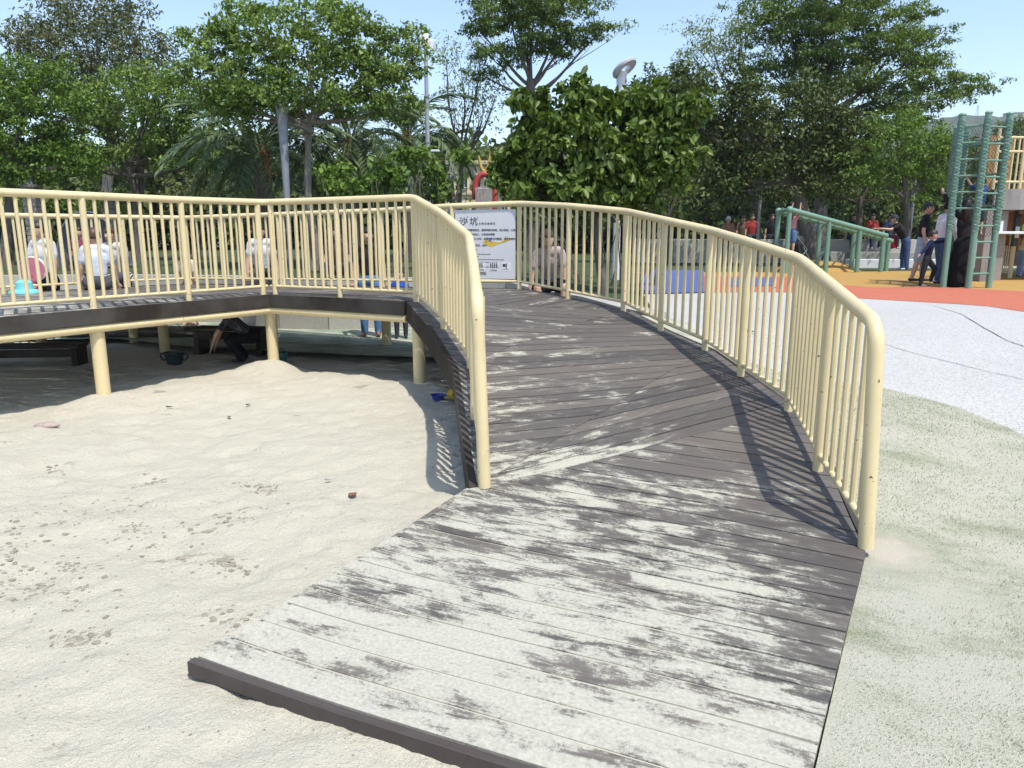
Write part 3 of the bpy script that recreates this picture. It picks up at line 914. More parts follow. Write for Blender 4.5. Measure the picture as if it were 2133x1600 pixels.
MB().lathe([(.05, 0), (.07, .05), (.075, .055), (.066, .05), (.045, .012)], n=14).build('bowl', mb, t); MB().tube([(.07, 0, .05), (.16, -.02, .06)], .010, 7).build('handle', mb, t)

# ================================================================== VEGETATION
def rand_dirs(n):
    v = rng.normal(size=(n, 3)); return v / np.linalg.norm(v, axis=1)[:, None]
def leaves(C, rad, per, L, Wd, flat=1.0, upbias=.5, droop=.2, fine=False):
    """leaves scattered in tufts; C (n,3) tuft centres, rad tuft radius; fine = leaf folded along its midrib"""
    n = len(C)
    c = np.repeat(C, per, axis=0)
    d = rand_dirs(n * per); r = rng.random(n * per) ** .45
    off = d * r[:, None] * np.repeat(rad, per)[:, None]; off[:, 2] *= flat
    c = c + off
    u = d * .7 + rng.normal(size=d.shape) * .55; u[:, 2] -= droop
    u /= np.linalg.norm(u, axis=1)[:, None] + 1e-9
    nn = rng.normal(size=d.shape) * .48 + d * .6; nn[:, 2] += upbias
    w = np.cross(u, nn); w /= np.linalg.norm(w, axis=1)[:, None] + 1e-9
    nn = np.cross(w, u)
    s = rng.uniform(.5, 1.25, n * per)[:, None]
    a = c - u * L * .5 * s; b = c + u * L * .5 * s - nn * L * .14 * s
    if not fine:
        m = c - u * L * .02 * s + nn * L * .07 * s
        p = m + w * Wd * .5 * s; q = m - w * Wd * .5 * s
        V = np.stack([a, p, b, q], 1).reshape(-1, 3)
        i = np.arange(n * per) * 4
        return V, np.column_stack([i, i + 1, i + 2, i + 3])
    up = nn * L * .09 * s
    l1 = c - u * L * .22 * s + w * Wd * .42 * s + up; l2 = c + u * L * .16 * s + w * Wd * .45 * s + up * .8
    r1 = c - u * L * .22 * s - w * Wd * .42 * s + up; r2 = c + u * L * .16 * s - w * Wd * .45 * s + up * .8
    V = np.stack([a, l1, l2, b, r2, r1], 1).reshape(-1, 3)
    i = np.arange(n * per) * 6
    return V, np.concatenate([np.column_stack([i, i + 1, i + 2, i + 3]), np.column_stack([i, i + 3, i + 4, i + 5])])
def fast_mesh(name, V, F, mat, parent=None, smooth=False):
    me = bpy.data.meshes.new(name)
    n, k = F.shape
    me.vertices.add(len(V)); me.vertices.foreach_set('co', np.ascontiguousarray(V, dtype=np.float32).ravel())
    me.loops.add(n * k); me.loops.foreach_set('vertex_index', F.astype(np.int32).ravel())
    me.polygons.add(n); me.polygons.foreach_set('loop_start', np.arange(n, dtype=np.int32) * k)
    me.polygons.foreach_set('loop_total', np.full(n, k, dtype=np.int32))
    if smooth: me.polygons.foreach_set('use_smooth', [True] * n)
    me.materials.append(mat); me.update(calc_edges=True); me.validate()
    return link(name, me, parent)
def px_r(px, Y): return px / FPX * Y
def curve(a, b, sag=.0, n=6, wob=.06):
    a, b = Vector(a), Vector(b); L = (b - a).length
    ph = random.uniform(0, 6)
    out = []
    for k in range(n + 1):
        t = k / n; p = a.lerp(b, t)
        p.z += sag * L * math.sin(math.pi * t)
        p.x += wob * L * math.sin(3.1 * t + ph) * t * (1 - t) * 3
        p.y += wob * L * math.cos(2.7 * t + ph) * t * (1 - t) * 3
        out.append(p)
    return out
def tree(name, label, Y, trunk_px, fork_px, blobs, mat, leafL=.13, leafW=.07, tufts=1.0, per=42, tuft_r=.42, flat=.75, trunk_r=.17, barkm='bark', stems=1, upbias=.5, depth=.8, limbs=True, shell=.45, group='park trees behind the playground', droop=.2, twigs=.5, fine=False):
    b = ony(*trunk_px, Y); gz_ = tz(b.x, Y)
    T = thing(name, label, 'tree', (0, 0, 0), 0, group)
    T.location = (b.x, Y, gz_)
    base = Vector((b.x, Y, gz_)); fork = ony(*fork_px, Y)
    mb = MB()
    for s in range(stems):
        off = Vector((random.uniform(-.18, .18), random.uniform(-.15, .15), 0)) * (stems > 1)
        pts = curve(base - Vector((0, 0, .3)) + off * .6, fork + off * 2.2, 0, 8, .05)
        mb.tube([p - base for p in pts], [trunk_r * (1.25 if k == 0 else 1) * (1 - .45 * k / 8) / (1 if stems == 1 else 1.35) for k in range(9)], 10)
    mb.build('trunk', M[barkm], T)
    Cs = []; Rs = []; lm = MB()
    for bl in blobs:
        cx, cy, rx, ry = bl[:4]; dy = bl[4] if len(bl) > 4 else 0.0
        c = np.array(ony(cx, cy, Y + dy)); RX, RZ = px_r(rx, Y), px_r(ry, Y)
        RY = RX * depth
        vol_n = int(max(8, tufts * (RX * RZ * 3.0) / (tuft_r ** 2) * 2.6))
        d = rand_dirs(vol_n); r = shell + (1 - shell) * rng.random(vol_n) ** .6
        r = np.where(rng.random(vol_n) < .25, rng.random(vol_n), r)
        P = c + d * r[:, None] * np.array([RX, RY, RZ])
        P += rng.normal(size=P.shape) * np.array([.10 * RX, .1 * RY, .10 * RZ])
        Cs.append(P); Rs.append(tuft_r * rng.uniform(.55, 1.2, vol_n))
        if limbs:
            cc = Vector(c) - Vector((0, 0, RZ * .35))
            st = fork.lerp(base, random.uniform(0, .12))
            pts = curve(st, cc, -.05, 7, .05)
            r0 = trunk_r * (.42 if flat > .5 else .28)
            lm.tube([p - base for p in pts], [r0 * (1 - .75 * k / 7) for k in range(8)], 7, cap=False)
            sel = rng.choice(vol_n, max(3, int(vol_n * .05 * twigs * 2)), replace=False)
            for k in sel:
                st2 = pts[random.randint(3, 7)]
                lm.tube([p - base for p in curve(st2, P[k], -.06, 4, .06)], [r0 * .28, r0 * .22, r0 * .16, r0 * .11, r0 * .06], 5, cap=False)
    C = np.concatenate(Cs); Rr = np.concatenate(Rs)
    V, F = leaves(C, Rr, per, leafL, leafW, flat, upbias, droop, fine)
    cr = fast_mesh('crown', V - np.array(base), F, mat, T)
    if limbs and lm.v: lm.build('branches', M[barkm], T)
    return T

M['leaf_mid'] = leaf_mat('leaf_mid_green', (0.058, 0.102, 0.023), (0.237, 0.339, 0.079))
M['leaf_bright'] = leaf_mat('leaf_bright_green', (0.050, 0.100, 0.018), (0.175, 0.275, 0.048))
M['leaf_olive'] = leaf_mat('leaf_olive', (0.058, 0.077, 0.028), (0.192, 0.211, 0.092), .18)
M['leaf_dark'] = leaf_mat('leaf_dark_green', (0.028, 0.051, 0.015), (0.122, 0.160, 0.044), .15, .5)
M['leaf_glossy'] = leaf_mat('leaf_broad_glossy', (0.034, 0.066, 0.010), (0.150, 0.218, 0.034), .22, .42, .3)
M['leaf_feather'] = leaf_mat('leaf_feathery', (0.058, 0.109, 0.028), (0.205, 0.288, 0.079), .25)
M['leaf_palm'] = leaf_mat('palm_frond', (0.064, 0.102, 0.045), (0.154, 0.205, 0.096), .15, .45)
M['leaf_pale'] = leaf_mat('leaf_pale', (0.128, 0.179, 0.077), (0.307, 0.358, 0.166), .3)

tree('broadleaf_tree', 'big olive green rounded tree at the far left, highest behind the others', 34, (230, 470), (230, 250),
     [(190, 70, 150, 80), (80, 150, 100, 70), (300, 130, 75, 80), (200, 20, 110, 50), (130, 110, 110, 80), (250, 190, 110, 60), (20, 190, 60, 60)], M['leaf_olive'], .20, .075, 1.0, 40, .62, .8, .3, twigs=.3)
tree('broadleaf_tree', 'bright green tree cut by the left edge of the picture', 19, (8, 500), (10, 320),
     [(50, 190, 95, 55), (20, 270, 110, 70), (90, 150, 60, 35), (100, 300, 70, 50), (-60, 220, 110, 100), (60, 345, 90, 40), (150, 215, 40, 25), (150, 330, 60, 50), (-30, 370, 80, 40), (120, 245, 60, 40)], M['leaf_bright'], .11, .055, .95, 44, .33, .55, .17)
tree('broadleaf_tree', 'spreading green tree with a low dark fork, left of the palms', 22, (278, 470), (268, 345),
     [(300, 205, 140, 55), (250, 270, 130, 55), (385, 260, 75, 70), (190, 190, 70, 30), (330, 160, 60, 30), (400, 190, 50, 35), (300, 320, 110, 35), (200, 240, 70, 45), (420, 320, 45, 40), (180, 330, 60, 40)], M['leaf_mid'], .12, .06, .95, 42, .36, .6, .2, stems=2)
tree('broadleaf_tree', 'tall grey stemmed tree with small leaves, right of the grey lamp post', 16.5, (660, 470), (650, 235),
     [(640, 80, 165, 60), (500, 140, 120, 70), (770, 140, 110, 55), (440, 75, 65, 30), (830, 65, 65, 18), (600, 200, 170, 55), (800, 205, 80, 50), (700, 30, 90, 28), (520, 25, 60, 30), (860, 120, 50, 18), (410, 150, 40, 30), (480, 220, 60, 40)], M['leaf_mid'], .105, .055, 1.05, 42, .27, .6, .13, 'bark_pale', 2)
tree('sparse_tree', 'thin half bare tree with fine branches beside the slim lamp pole', 26, (966, 470), (962, 330),
     [(965, 150, 55, 75), (1005, 230, 45, 55), (930, 110, 28, 35), (1000, 110, 30, 40), (940, 220, 40, 50), (1030, 190, 30, 40)], M['leaf_pale'], .11, .05, .8, 12, .34, .6, .13, 'bark', twigs=2.2)
tree('layered_tree', 'flat layered tree with one long bare limb reaching right, centre of the picture', 24, (1103, 470), (1105, 165),
     [(1100, 85, 95, 22), (1035, 118, 70, 16), (1080, 40, 125, 26), (1165, 15, 85, 24), (1120, -25, 150, 30), (1000, 60, 40, 14), (1010, 155, 45, 12), (1160, 110, 40, 14), (1250, 62, 48, 13), (1225, 85, 40, 10), (1190, 65, 40, 14), (1060, -5, 90, 20)], M['leaf_feather'], .12, .055, 1.7, 46, .34, .38, .22, upbias=1.3, depth=1.0, shell=.2)
tree('layered_tree', 'great layered tree spreading wide tiers, right of the picture', 30, (1725, 480), (1718, 215),
     [(1740, 40, 190, 28), (1620, 75, 90, 18), (1880, 75, 95, 14), (1820, 120, 170, 22), (1940, 175, 140, 14), (1690, 130, 130, 20), (1890, 215, 120, 20), (1800, 175, 150, 22), (1720, -15, 190, 40), (1900, 30, 60, 12), (1930, 140, 70, 9), (1840, 255, 110, 24), (2010, 190, 70, 9), (1640, 30, 80, 20), (1600, 140, 60, 16), (1770, 85, 180, 22), (1700, 180, 110, 20), (1900, 120, 75, 10)], M['leaf_feather'], .15, .065, 1.9, 46, .45, .36, .30, upbias=1.3, depth=.9, shell=.2)
tree('layered_tree', 'lighter feathery tree left of the great layered one', 33, (1580, 480), (1560, 230),
     [(1480, 70, 75, 30), (1445, 110, 55, 24), (1500, 130, 80, 30), (1540, 90, 60, 35), (1540, 45, 45, 22)], M['leaf_pale'], .16, .06, .9, 26, .5, .45, .22, upbias=1.1)
tree('broadleaf_tree', 'dense dark tree behind the monkey bars', 25, (1690, 520), (1660, 370),
     [(1600, 260, 120, 95), (1520, 200, 85, 70), (1690, 250, 85, 90), (1710, 350, 80, 65), (1500, 330, 80, 80), (1600, 360, 110, 55), (1440, 230, 50, 60), (1760, 300, 60, 60)], M['leaf_dark'], .16, .075, 1.0, 42, .42, .75, .33)
tree('broadleaf_tree', 'dark glossy tree peeping over the bush beside the mushroom lamp', 27, (1390, 500), (1385, 300),
     [(1385, 200, 75, 60), (1340, 220, 60, 50), (1420, 180, 45, 40), (1400, 280, 80, 60)], M['leaf_dark'], .17, .085, 1.0, 42, .42, .75, .2)
tree('broadleaf_tree', 'brighter low tree left of the green climbing tower', 24, (1890, 520), (1885, 400),
     [(1900, 310, 90, 45), (1830, 350, 80, 50), (1930, 370, 70, 55), (1870, 270, 70, 40), (1960, 300, 50, 40)], M['leaf_bright'], .12, .06, .95, 40, .38, .6, .16)
tree('broadleaf_tree', 'dull green tree hanging over the seated people at the concrete ledge', 26.5, (1785, 520), (1790, 410),
     [(1790, 330, 90, 60), (1830, 300, 70, 45), (1740, 390, 60, 30), (1850, 400, 60, 25)], M['leaf_feather'], .12, .055, .95, 40, .38, .6, .16)
tree('broadleaf_tree', 'dark leafy tree behind the right end of the picture', 36, (2160, 500), (2150, 380),
     [(2150, 330, 120, 60), (2060, 350, 80, 50), (2230, 300, 100, 70)], M['leaf_dark'], .2, .09, .8, 36, .6, .75, .25)
tree('broadleaf_bush_tree', 'glossy large leaved bush tree just behind the railing and info board', 13.2, (1260, 500), (1250, 400),
     [(1170, 240, 75, 45), (1230, 320, 140, 80), (1330, 235, 70, 45), (1430, 235, 42, 36), (1100, 320, 55, 65), (1375, 340, 65, 70), (1190, 390, 140, 45), (1310, 400, 100, 40), (1105, 215, 38, 26), (1245, 225, 45, 32), (1420, 300, 40, 40), (1060, 370, 35, 40), (1200, 185, 30, 18), (1360, 190, 28, 18)], M['leaf_glossy'], .165, .085, .85, 28, .20, .8, .09, upbias=.25, droop=.6, fine=True, shell=.62)

# wood far behind everything, one dark mass
def far_wood():
    Cs = []
    for x in np.linspace(-300, 2450, 230):
        Y = rng.uniform(40, 54)
        topy = (300 if x < 480 else 330) + 30 * math.sin(x * .011) + 20 * math.sin(x * .031 + 1) + (-25 if x > 1250 else 0)
        for k in range(46):
            py = rng.uniform(topy, 505)
            Cs.append(np.array(ony(x + rng.normal() * 22, py, Y + rng.normal() * 1.5)))
    C = np.array(Cs)
    V, F = leaves(C, rng.uniform(.7, 1.4, len(C)), 12, .55, .32, .8)
    o = fast_mesh('distant_wood', V, F, M['leaf_dark'])
    tag(stuff(o), 'dark distant wood closing the view behind the park trees', 'wood')
far_wood()

def bush(name, label, Y, blobs, mat, L, Wd, per, tr, group='bushes behind the boardwalk', tufts=1.0):
    cx = sum(b[0] for b in blobs) / len(blobs); p = ony(cx, 450, Y); g = tz(p.x, Y)
    T = thing(name, label, 'bush', (p.x, Y, g), 0, group); Cs = []; mb = MB()
    for (bx, by, rx, ry) in blobs:
        c = np.array(ony(bx, by, Y)); RX, RZ = px_r(rx, Y), px_r(ry, Y)
        n = int(max(6, tufts * RX * RZ * 3.4 / tr ** 2)); d = rand_dirs(n); r = rng.random(n) ** .4
        Cs.append(c + d * r[:, None] * np.array([RX, RX * .7, RZ]))
        for k in range(5):
            q = Vector(Cs[-1][rng.integers(n)])
            mb.tube([v - T.location for v in curve((p.x + random.uniform(-.2, .2) + (c[0] - p.x) * .6, Y, g - .05), q, .03, 4, .06)], [.02, .017, .013, .01, .005], 5, cap=False)
    C = np.concatenate(Cs)
    V, F = leaves(C, tr * rng.uniform(.6, 1.2, len(C)), per, L, Wd, .8, .6, .3, Y < 18)
    fast_mesh('foliage', V - np.array(T.location), F, mat, T); mb.build('stems', M['bark'], T)
bush('broadleaf_bush', 'fresh green broad leaved bush between the tree trunk and the slim lamp pole', 15.2, [(720, 385, 60, 40), (800, 370, 60, 40), (690, 350, 30, 20), (850, 345, 45, 35)], M['leaf_bright'], .15, .09, 22, .22)
bush('broadleaf_bush', 'green broad leaved bush right of the slim lamp pole', 16.5, [(920, 390, 45, 40), (900, 340, 40, 30), (950, 330, 30, 25)], M['leaf_bright'], .14, .08, 22, .22)
bush('clipped_bush', 'rounded dull green bush behind the left railing', 25, [(400, 395, 55, 35), (440, 375, 40, 30), (360, 405, 40, 25)], M['leaf_olive'], .10, .06, 30, .3)
bush('clipped_bush', 'dark green bush under the trees at far left', 24, [(150, 420, 90, 45), (40, 420, 80, 50), (240, 430, 70, 40)], M['leaf_mid'], .10, .055, 30, .32)
bush('dark_bush', 'dark bush under the glossy large leaved tree', 15.5, [(1150, 430, 70, 40), (1290, 440, 90, 40), (1400, 420, 60, 45)], M['leaf_dark'], .12, .06, 26, .26)
bush('hedge_bush', 'shaded hedge behind the seated people and stone pillar', 33, [(1500, 440, 90, 45), (1640, 445, 90, 45), (1780, 450, 90, 40), (1930, 450, 90, 45), (2060, 450, 80, 50)], M['leaf_dark'], .2, .10, 22, .5)

# date palms
def frond_mesh(Lf, nl, ll):
    V = []; F = []
    P = [];
    for k in range(15):
        t = k / 14; P.append(Vector((Lf * (t - .18 * t * t), 0, Lf * (.52 * t - .80 * t ** 2.2))))
    mb = MB().tube(P, [.028 * (1 - .85 * k / 14) for k in range(15)], 5, cap=False)
    for k in range(nl):
        t = .14 + .86 * k / nl; i = min(13, int(t * 14)); f = t * 14 - i
        p = P[i].lerp(P[i + 1], f); d = (P[i + 1] - P[i]).normalized()
        l = ll * (math.sin(math.pi * (.12 + .83 * t)) ** .7) * random.uniform(.85, 1.1)
        for s in (-1, 1):
            dr = (d * .75 + Vector((0, s, 0)) * .85 + Vector((0, 0, .28 - .5 * random.random()))).normalized()
            n = Vector((0, 0, 1)); w = dr.cross(n).normalized() * .022
            q = p + dr * l * .55 + Vector((0, 0, .01)); e = p + dr * l - Vector((0, 0, l * .22))
            mb.add([p, q + w, e, q - w], [[0, 1, 2, 3]])
    return mb
fr_o = [frond_mesh(2.7, 52, .52).build('frond', M['leaf_palm'], smooth=False) for _ in range(3)]
frond_data = [o.data for o in fr_o]
for o in fr_o: bpy.data.objects.remove(o)
def palm(label, Y, cpx, n, sc):
    c = ony(*cpx, Y); g = tz(c.x, Y)
    T = thing('date_palm', label, 'palm', (c.x, Y, g), 0, 'date palms behind the boardwalk'); h = c.z - g
    prof = [(.24, -.2)] + [(.20 + (.035 if k % 2 else 0), h * k / 14) for k in range(15)] + [(.10, h + .15)]
    MB().lathe(prof, n=10).build('trunk', M['bark'], T)
    for k in range(n):
        el = random.uniform(-.45, 1.05); az = k * 2.399 + random.uniform(-.2, .2)
        o = link('frond', frond_data[k % 3], T); o.location = (0, 0, h); s = sc * random.uniform(.8, 1.1); o.scale = (s, s, s)
        o.rotation_euler = (0, -el + .15, az)
    for k in range(1):
        a = random.uniform(3.6, 5.6); q = MB().tube([(0, 0, h), (math.cos(a) * .35, math.sin(a) * .35, h + .2), (math.cos(a) * .36, math.sin(a) * .36, h - .35)], .05, 5)
        for j in range(40):
            q.ball((math.cos(a) * .35 + random.gauss(0, .10), math.sin(a) * .35 + random.gauss(0, .1), h - .05 + random.gauss(0, .16)), .03, 5, 4)
        stuff(q.build('fruit_cluster', simple('orange_dates', (.42, .15, .02), .5), T))
palm('low date palm left of the grey stemmed tree', 19, (545, 330), 34, .95)
palm('date palm behind the grey stemmed tree', 21, (730, 300), 34, 1.05)
palm('date palm beside the slim lamp pole', 24.5, (850, 290), 30, 1.0)

# hills on the skyline
def hillz(gx, gy):
    u = (gy - 420) / 480
    ridge = 46 + 22 * np.exp(-((gx + 45) / 120) ** 2) + 46 * np.exp(-((gx - 420) / 150) ** 2) + 20 * fbm(gx * .012, gy * .006 + 3, 3)
    return ridge * np.sin(np.clip(u * 2.0, 0, 1) * math.pi / 2) * (1 - .3 * ss(.5, 1, u)) + 5 * fbm(gx * .09, gy * .09, 3) * ss(0, .1, u) + .2
def hill():
    xs = np.linspace(-700, 900, 260); ys = np.linspace(420, 900, 36)
    gx, gy = np.meshgrid(xs, ys)
    z = hillz(gx, gy)
    n = len(xs); ii = (np.arange(len(ys) - 1)[:, None] * n + np.arange(n - 1)[None]).ravel()
    t = NT('wooded_hill'); f = t.noise(t.pos(), .09, 6, .7)
    t.color(t.ramp(f, [(.3, (.035, .055, .04)), (.7, (.10, .13, .085))])).rough(1).bump(f, 6, 1)
    struct(mesh_obj('hill', np.column_stack([gx.ravel(), gy.ravel(), z.ravel()]), np.column_stack([ii, ii + 1, ii + 1 + n, ii + n]), t.m, smooth=True))
hill()

# ================================================================== LAMPS, PILLARS, BUILDINGS BEHIND
p = ony(598, 415, 16.0); g = tz(p.x, 16); q = ony(584, 236, 16.0); h = q.z - g
T = thing('lamp_post', 'plain grey tapered lamp post under the small leaved tree', 'lamp post', (p.x, 16, g))
lgrey = simple('lamp_grey', (.22, .23, .26), .5, .08)
MB().tube([(0, 0, -.1), (0, 0, h * .35), (0, 0, h - .6)], [.05, .055, .085], 14).build('pole', lgrey, T)
MB().lathe([(.085, h - .6), (.09, h - .58), (.09, h - .54), (.11, h), (.13, h + .18), (.11, h + .22)], n=14).build('head', lgrey, T)
p = ony(893, 400, 20); g = tz(p.x, 20); h = ony(887, 80, 20).z - g
T = thing('camera_pole', 'slim grey pole with white floodlights and a cream camera dome on top', 'pole', (p.x, 20, g))
MB().tube([(0, 0, -.1), (0, 0, h * .5), (0, 0, h - .2)], [.065, .06, .045], 12).build('pole', M['grey_metal'], T)
MB().lathe([(.05, h - .25), (.10, h - .2), (.105, h + .02), (.07, h + .10), (.03, h + .16)], n=12).build('camera', simple('camera_cream', (.62, .58, .48), .45), T)
MB().box((.17, .02, h - .16), (.12, .12, .26), bev=.02).build('junction_box', M['white_metal'], T); MB().tube([(0, 0, h - .2), (.17, 0, h - .2)], .015, 6).build('arm', M['grey_metal'], T)
zz = ony(889, 315, 20).z - g
for s in (-1, 1):
    MB().box((s * .20, -.05, zz), (.22, .16, .05), bev=.01).build('floodlight', M['white_metal'], T)
    MB().tube([(0, 0, zz - .06), (s * .20, -.03, zz - .02)], .014, 6).build('bracket', M['grey_metal'], T)
for zc in (.35, .55, .75): MB().lathe([(.066, h * zc - .02), (.072, h * zc - .015), (.072, h * zc + .015), (.066, h * zc + .02)], n=12).build('clamp', lgrey, T)
p = ony(1287, 400, 18); g = tz(p.x, 18); h = ony(1290, 152, 18).z - g
T = thing('park_lamp', 'pale ring headed park lamp rising above the glossy bush tree', 'lamp', (p.x, 18, g))
MB().tube([(0, 0, -.1), (0, 0, h * .7), (0, 0, h - .10), (.03, 0, h + .02)], [.09, .075, .10, .13], 14).build('pole', M['white_metal'], T)
ring = MB(); prof = [(.40, -.05), (.43, .0), (.40, .05), (.22, .07), (.19, .03), (.20, -.05)]
vv = []; nn = 28
for r_, z_ in prof + [prof[0]]:
    for k in range(nn):
        a = 2 * math.pi * k / nn; vv.append((r_ * math.cos(a), r_ * math.sin(a) * .9, z_))
ff = [[i * nn + k, i * nn + (k + 1) % nn, (i + 1) * nn + (k + 1) % nn, (i + 1) * nn + k] for i in range(len(prof)) for k in range(nn)]
o = ring.add(vv, ff).build('lamp_ring', simple('lamp_pale_grey', (.42, .45, .47), .45), T); o.scale = (.8, .8, .9); o.location = (.07, -.02, h + .10); o.rotation_euler = Vector((-.55, .28, .80)).to_track_quat('Z', 'Y').to_euler()
for a in (0.2, math.pi + .2):
    o2 = MB().tube([(0, 0, h - .02), (.07 + .24 * math.cos(a), .22 * math.sin(a), h + .10 + .13 * math.cos(a))], .022, 6).build('arm', M['white_metal'], T)
for label, cx, ty, Y in (('slim grey pole among the dark trees left of the monkey bars', 1578, 380, 27), ('slim grey pole behind the man in the black shirt', 1893, 370, 25)):
    p = ony(cx, 500, Y); g = tz(p.x, Y); h = ony(cx, ty, Y).z - g
    T = thing('slim_pole', label, 'pole', (p.x, Y, g)); MB().tube([(0, 0, -.1), (0, 0, h)], [.06, .045], 10).build('shaft', M['grey_metal'], T); MB().lathe([(.045, h), (.06, h + .05), (.05, h + .16), (.02, h + .2)], n=10).build('head', M['grey_metal'], T)
def pillar(label, cx, ty, Y, w):
    p = ony(cx, 500, Y); g = tz(p.x, Y); h = ony(cx, ty, Y).z - g
    T = thing('stone_pillar', label, 'pillar', (p.x, Y, g), 0, 'stone pillars with metal finials')
    n = max(4, int(h / .22)); me = None
    for k in range(n):
        o = MB().box((0, 0, 0), (w, w, h / n - .012), bev=.012).build('stone_course', M['stone'], T, smooth=False) if me is None else link('stone_course', me, T)
        me = o.data; o.location = (0, 0, h * (k + .5) / n)
    MB().box((0, 0, h + .04), (w * 1.22, w * 1.22, .08), bev=.02).build('cap', M['stone'], T, smooth=False)
    MB().lathe([(w * .3, h + .08), (.07, h + .16), (.025, h + .22), (.02, h + .62), (.005, h + .64)], n=10).build('finial', M['grey_metal'], T)
pillar('stone pillar with a metal finial behind the left railing', 78, 392, 19, .30)
pillar('stone pillar with a metal finial behind the monkey bars', 1655, 425, 27, .30)
pillar('short stone pillar behind the railing left of the tent', 236, 418, 23, .26)

# cream building with bands and windows, seen in a gap
def building(label, x0p, x1p, topy, Y, wallm, roofm, nwin, bands):
    a, b = ony(x0p, topy, Y), ony(x1p, topy, Y); g = tz((a.x + b.x) / 2, Y); h = a.z - g; w = b.x - a.x
    T = thing('building', label, 'building', ((a.x + b.x) / 2, Y, g))
    MB().box((0, 3, h / 2 - .2), (w, 6, h + .4)).build('wall', wallm, T, smooth=False)
    MB().box((0, 3, h + .12), (w + .5, 6.4, .2), bev=.03).build('roof', roofm, T, smooth=False)
    for k in range(bands): MB().box((0, -.05, h * (k + 1) / (bands + 1)), (w + .02, .12, .10)).build('band', roofm, T, smooth=False)
    gl = simple('window_glass', (.05, .06, .07), .15, .1); fr = M['white_metal']
    for r_ in range(bands + 1):
        for k in range(nwin):
            cx = -w / 2 + w * (k + .5) / nwin; cz = h * (r_ + .45) / (bands + 1)
            f = MB().box((cx, -.04, cz), (w / nwin * .5, .10, h / (bands + 1) * .5)).build('window', fr, T, smooth=False)
            MB().box((cx - w / nwin * .12, -.095, cz), (w / nwin * .20, .012, h / (bands + 1) * .42)).build('pane', gl, f, smooth=False)
            MB().box((cx + w / nwin * .12, -.095, cz), (w / nwin * .20, .012, h / (bands + 1) * .42)).build('pane', gl, f, smooth=False)
    return T
building('cream coloured building seen in the gap behind the red arch', 925, 1065, 345, 38, simple('cream_wall', (.62, .52, .33), .8), simple('cream_band', (.50, .42, .28), .8), 5, 2)
building('pale blue glazed building in the gap left of the date palms', 335, 470, 345, 60, simple('pale_blue_wall', (.42, .47, .52), .6), M['white_metal'], 8, 1)
building('white building glimpsed between dark trunks at right', 1530, 1575, 428, 52, simple('white_wall', (.7, .7, .68), .7), M['white_metal'], 2, 0)
# pitched steel canopy by the pale building
T = thing('steel_canopy', 'white pitched steel frame canopy beside the pale blue building', 'canopy', (0, 0, 0)); c = ony(400, 352, 55); T.location = (c.x, 55, tz(c.x, 55)); h = c.z - T.location.z
for k in range(6):
    x = -2.2 + .9 * k
    MB().tube([(x, 0, h - .5), (x + .9, 0, h + .6 - .12 * k)], .05, 6).build('rafter', M['white_metal'], T)
for s in (-2.3, 2.4): MB().tube([(s, 0, -.1), (s, 0, h - .3)], .06, 8).build('post', M['white_metal'], T)
MB().tube([(-2.5, 0, h - .5), (2.8, 0, h - .15)], .06, 8).build('eave', M['white_metal'], T)

# red arch on a grey block
p = ony(1010, 430, 21); g = tz(p.x, 21); h = ony(1010, 392, 21).z - g
T = thing('arch_sculpture', 'red painted arch with a yellow top on a weathered grey block', 'sculpture', (p.x, 21, g))
MB().box((-.02, 0, h / 2 - .05), (.46, .35, h + .1), bev=.02).build('block', bark('weathered_block', (.30, .26, .23)), T, smooth=False)
mr = simple('arch_red', (.36, .045, .035), .55); my = simple('arch_yellow', (.40, .28, .07), .55)
a_pts = [(.27 * math.cos(a), 0, h - .05 + .42 * math.sin(a)) for a in np.linspace(math.pi, 0, 13)]
MB().tube([(-.27, 0, h - .30)] + a_pts + [(.27, 0, h - .35), (.25, 0, h - .62)], [.07] + [.085] * 13 + [.085, .06], 12).build('arch', mr, T)
for s, l in ((-1, .42), (1, .5)): MB().tube([(0, 0, h + .38), (s * .10, 0, h + .55), (s * .16, 0, h + .42 + l)], [.06, .05, .03], 10).build('prong', my, T)
MB().ball((.25, 0, h - .68), (.06, .06, .08)).build('white_tip', M['white_metal'], T)

# radio mast and a house on the right hand hill
p = ony(2036, 232, 662); p.z = float(hillz(np.array([p.x]), np.array([662.0]))[0])
T = thing('radio_mast', 'thin lattice mast on the skyline of the hill', 'mast', (p.x, 662, p.z - 1))
hm = 15; mm = simple('mast_grey', (.25, .27, .3), .7)
for sx, sy in ((-1, -1), (1, -1), (1, 1), (-1, 1)): MB().tube([(sx * 1.6, sy * 1.6, -2), (sx * .3, sy * .3, hm)], .12, 5).build('mast_leg', mm, T)
for k in range(6):
    w0 = 1.6 - 1.3 * k / 6; MB().tube([(-w0, -w0, hm * k / 6), (w0 * .8, -w0 * .8, hm * (k + 1) / 6)], .07, 4).build('brace', mm, T)
p = ony(2112, 232, 664); p.z = float(hillz(np.array([p.x]), np.array([664.0]))[0])
T = thing('hill_house', 'small grey flat roofed house on the hilltop at right', 'house', (p.x, 664, p.z - 4))
MB().box((0, 0, 5), (12, 9, 10)).build('wall', simple('hill_house_wall', (.35, .36, .37), .8), T, smooth=False); MB().box((0, 0, 10.3), (13, 10, .6)).build('roof', simple('hill_house_roof', (.25, .26, .28), .8), T, smooth=False)
for k in (-1, 0, 1): MB().box((k * 3.6, -4.55, 6.2), (2, .2, 2)).build('window', simple('window_glass', (.05, .06, .07), .15), T, smooth=False)

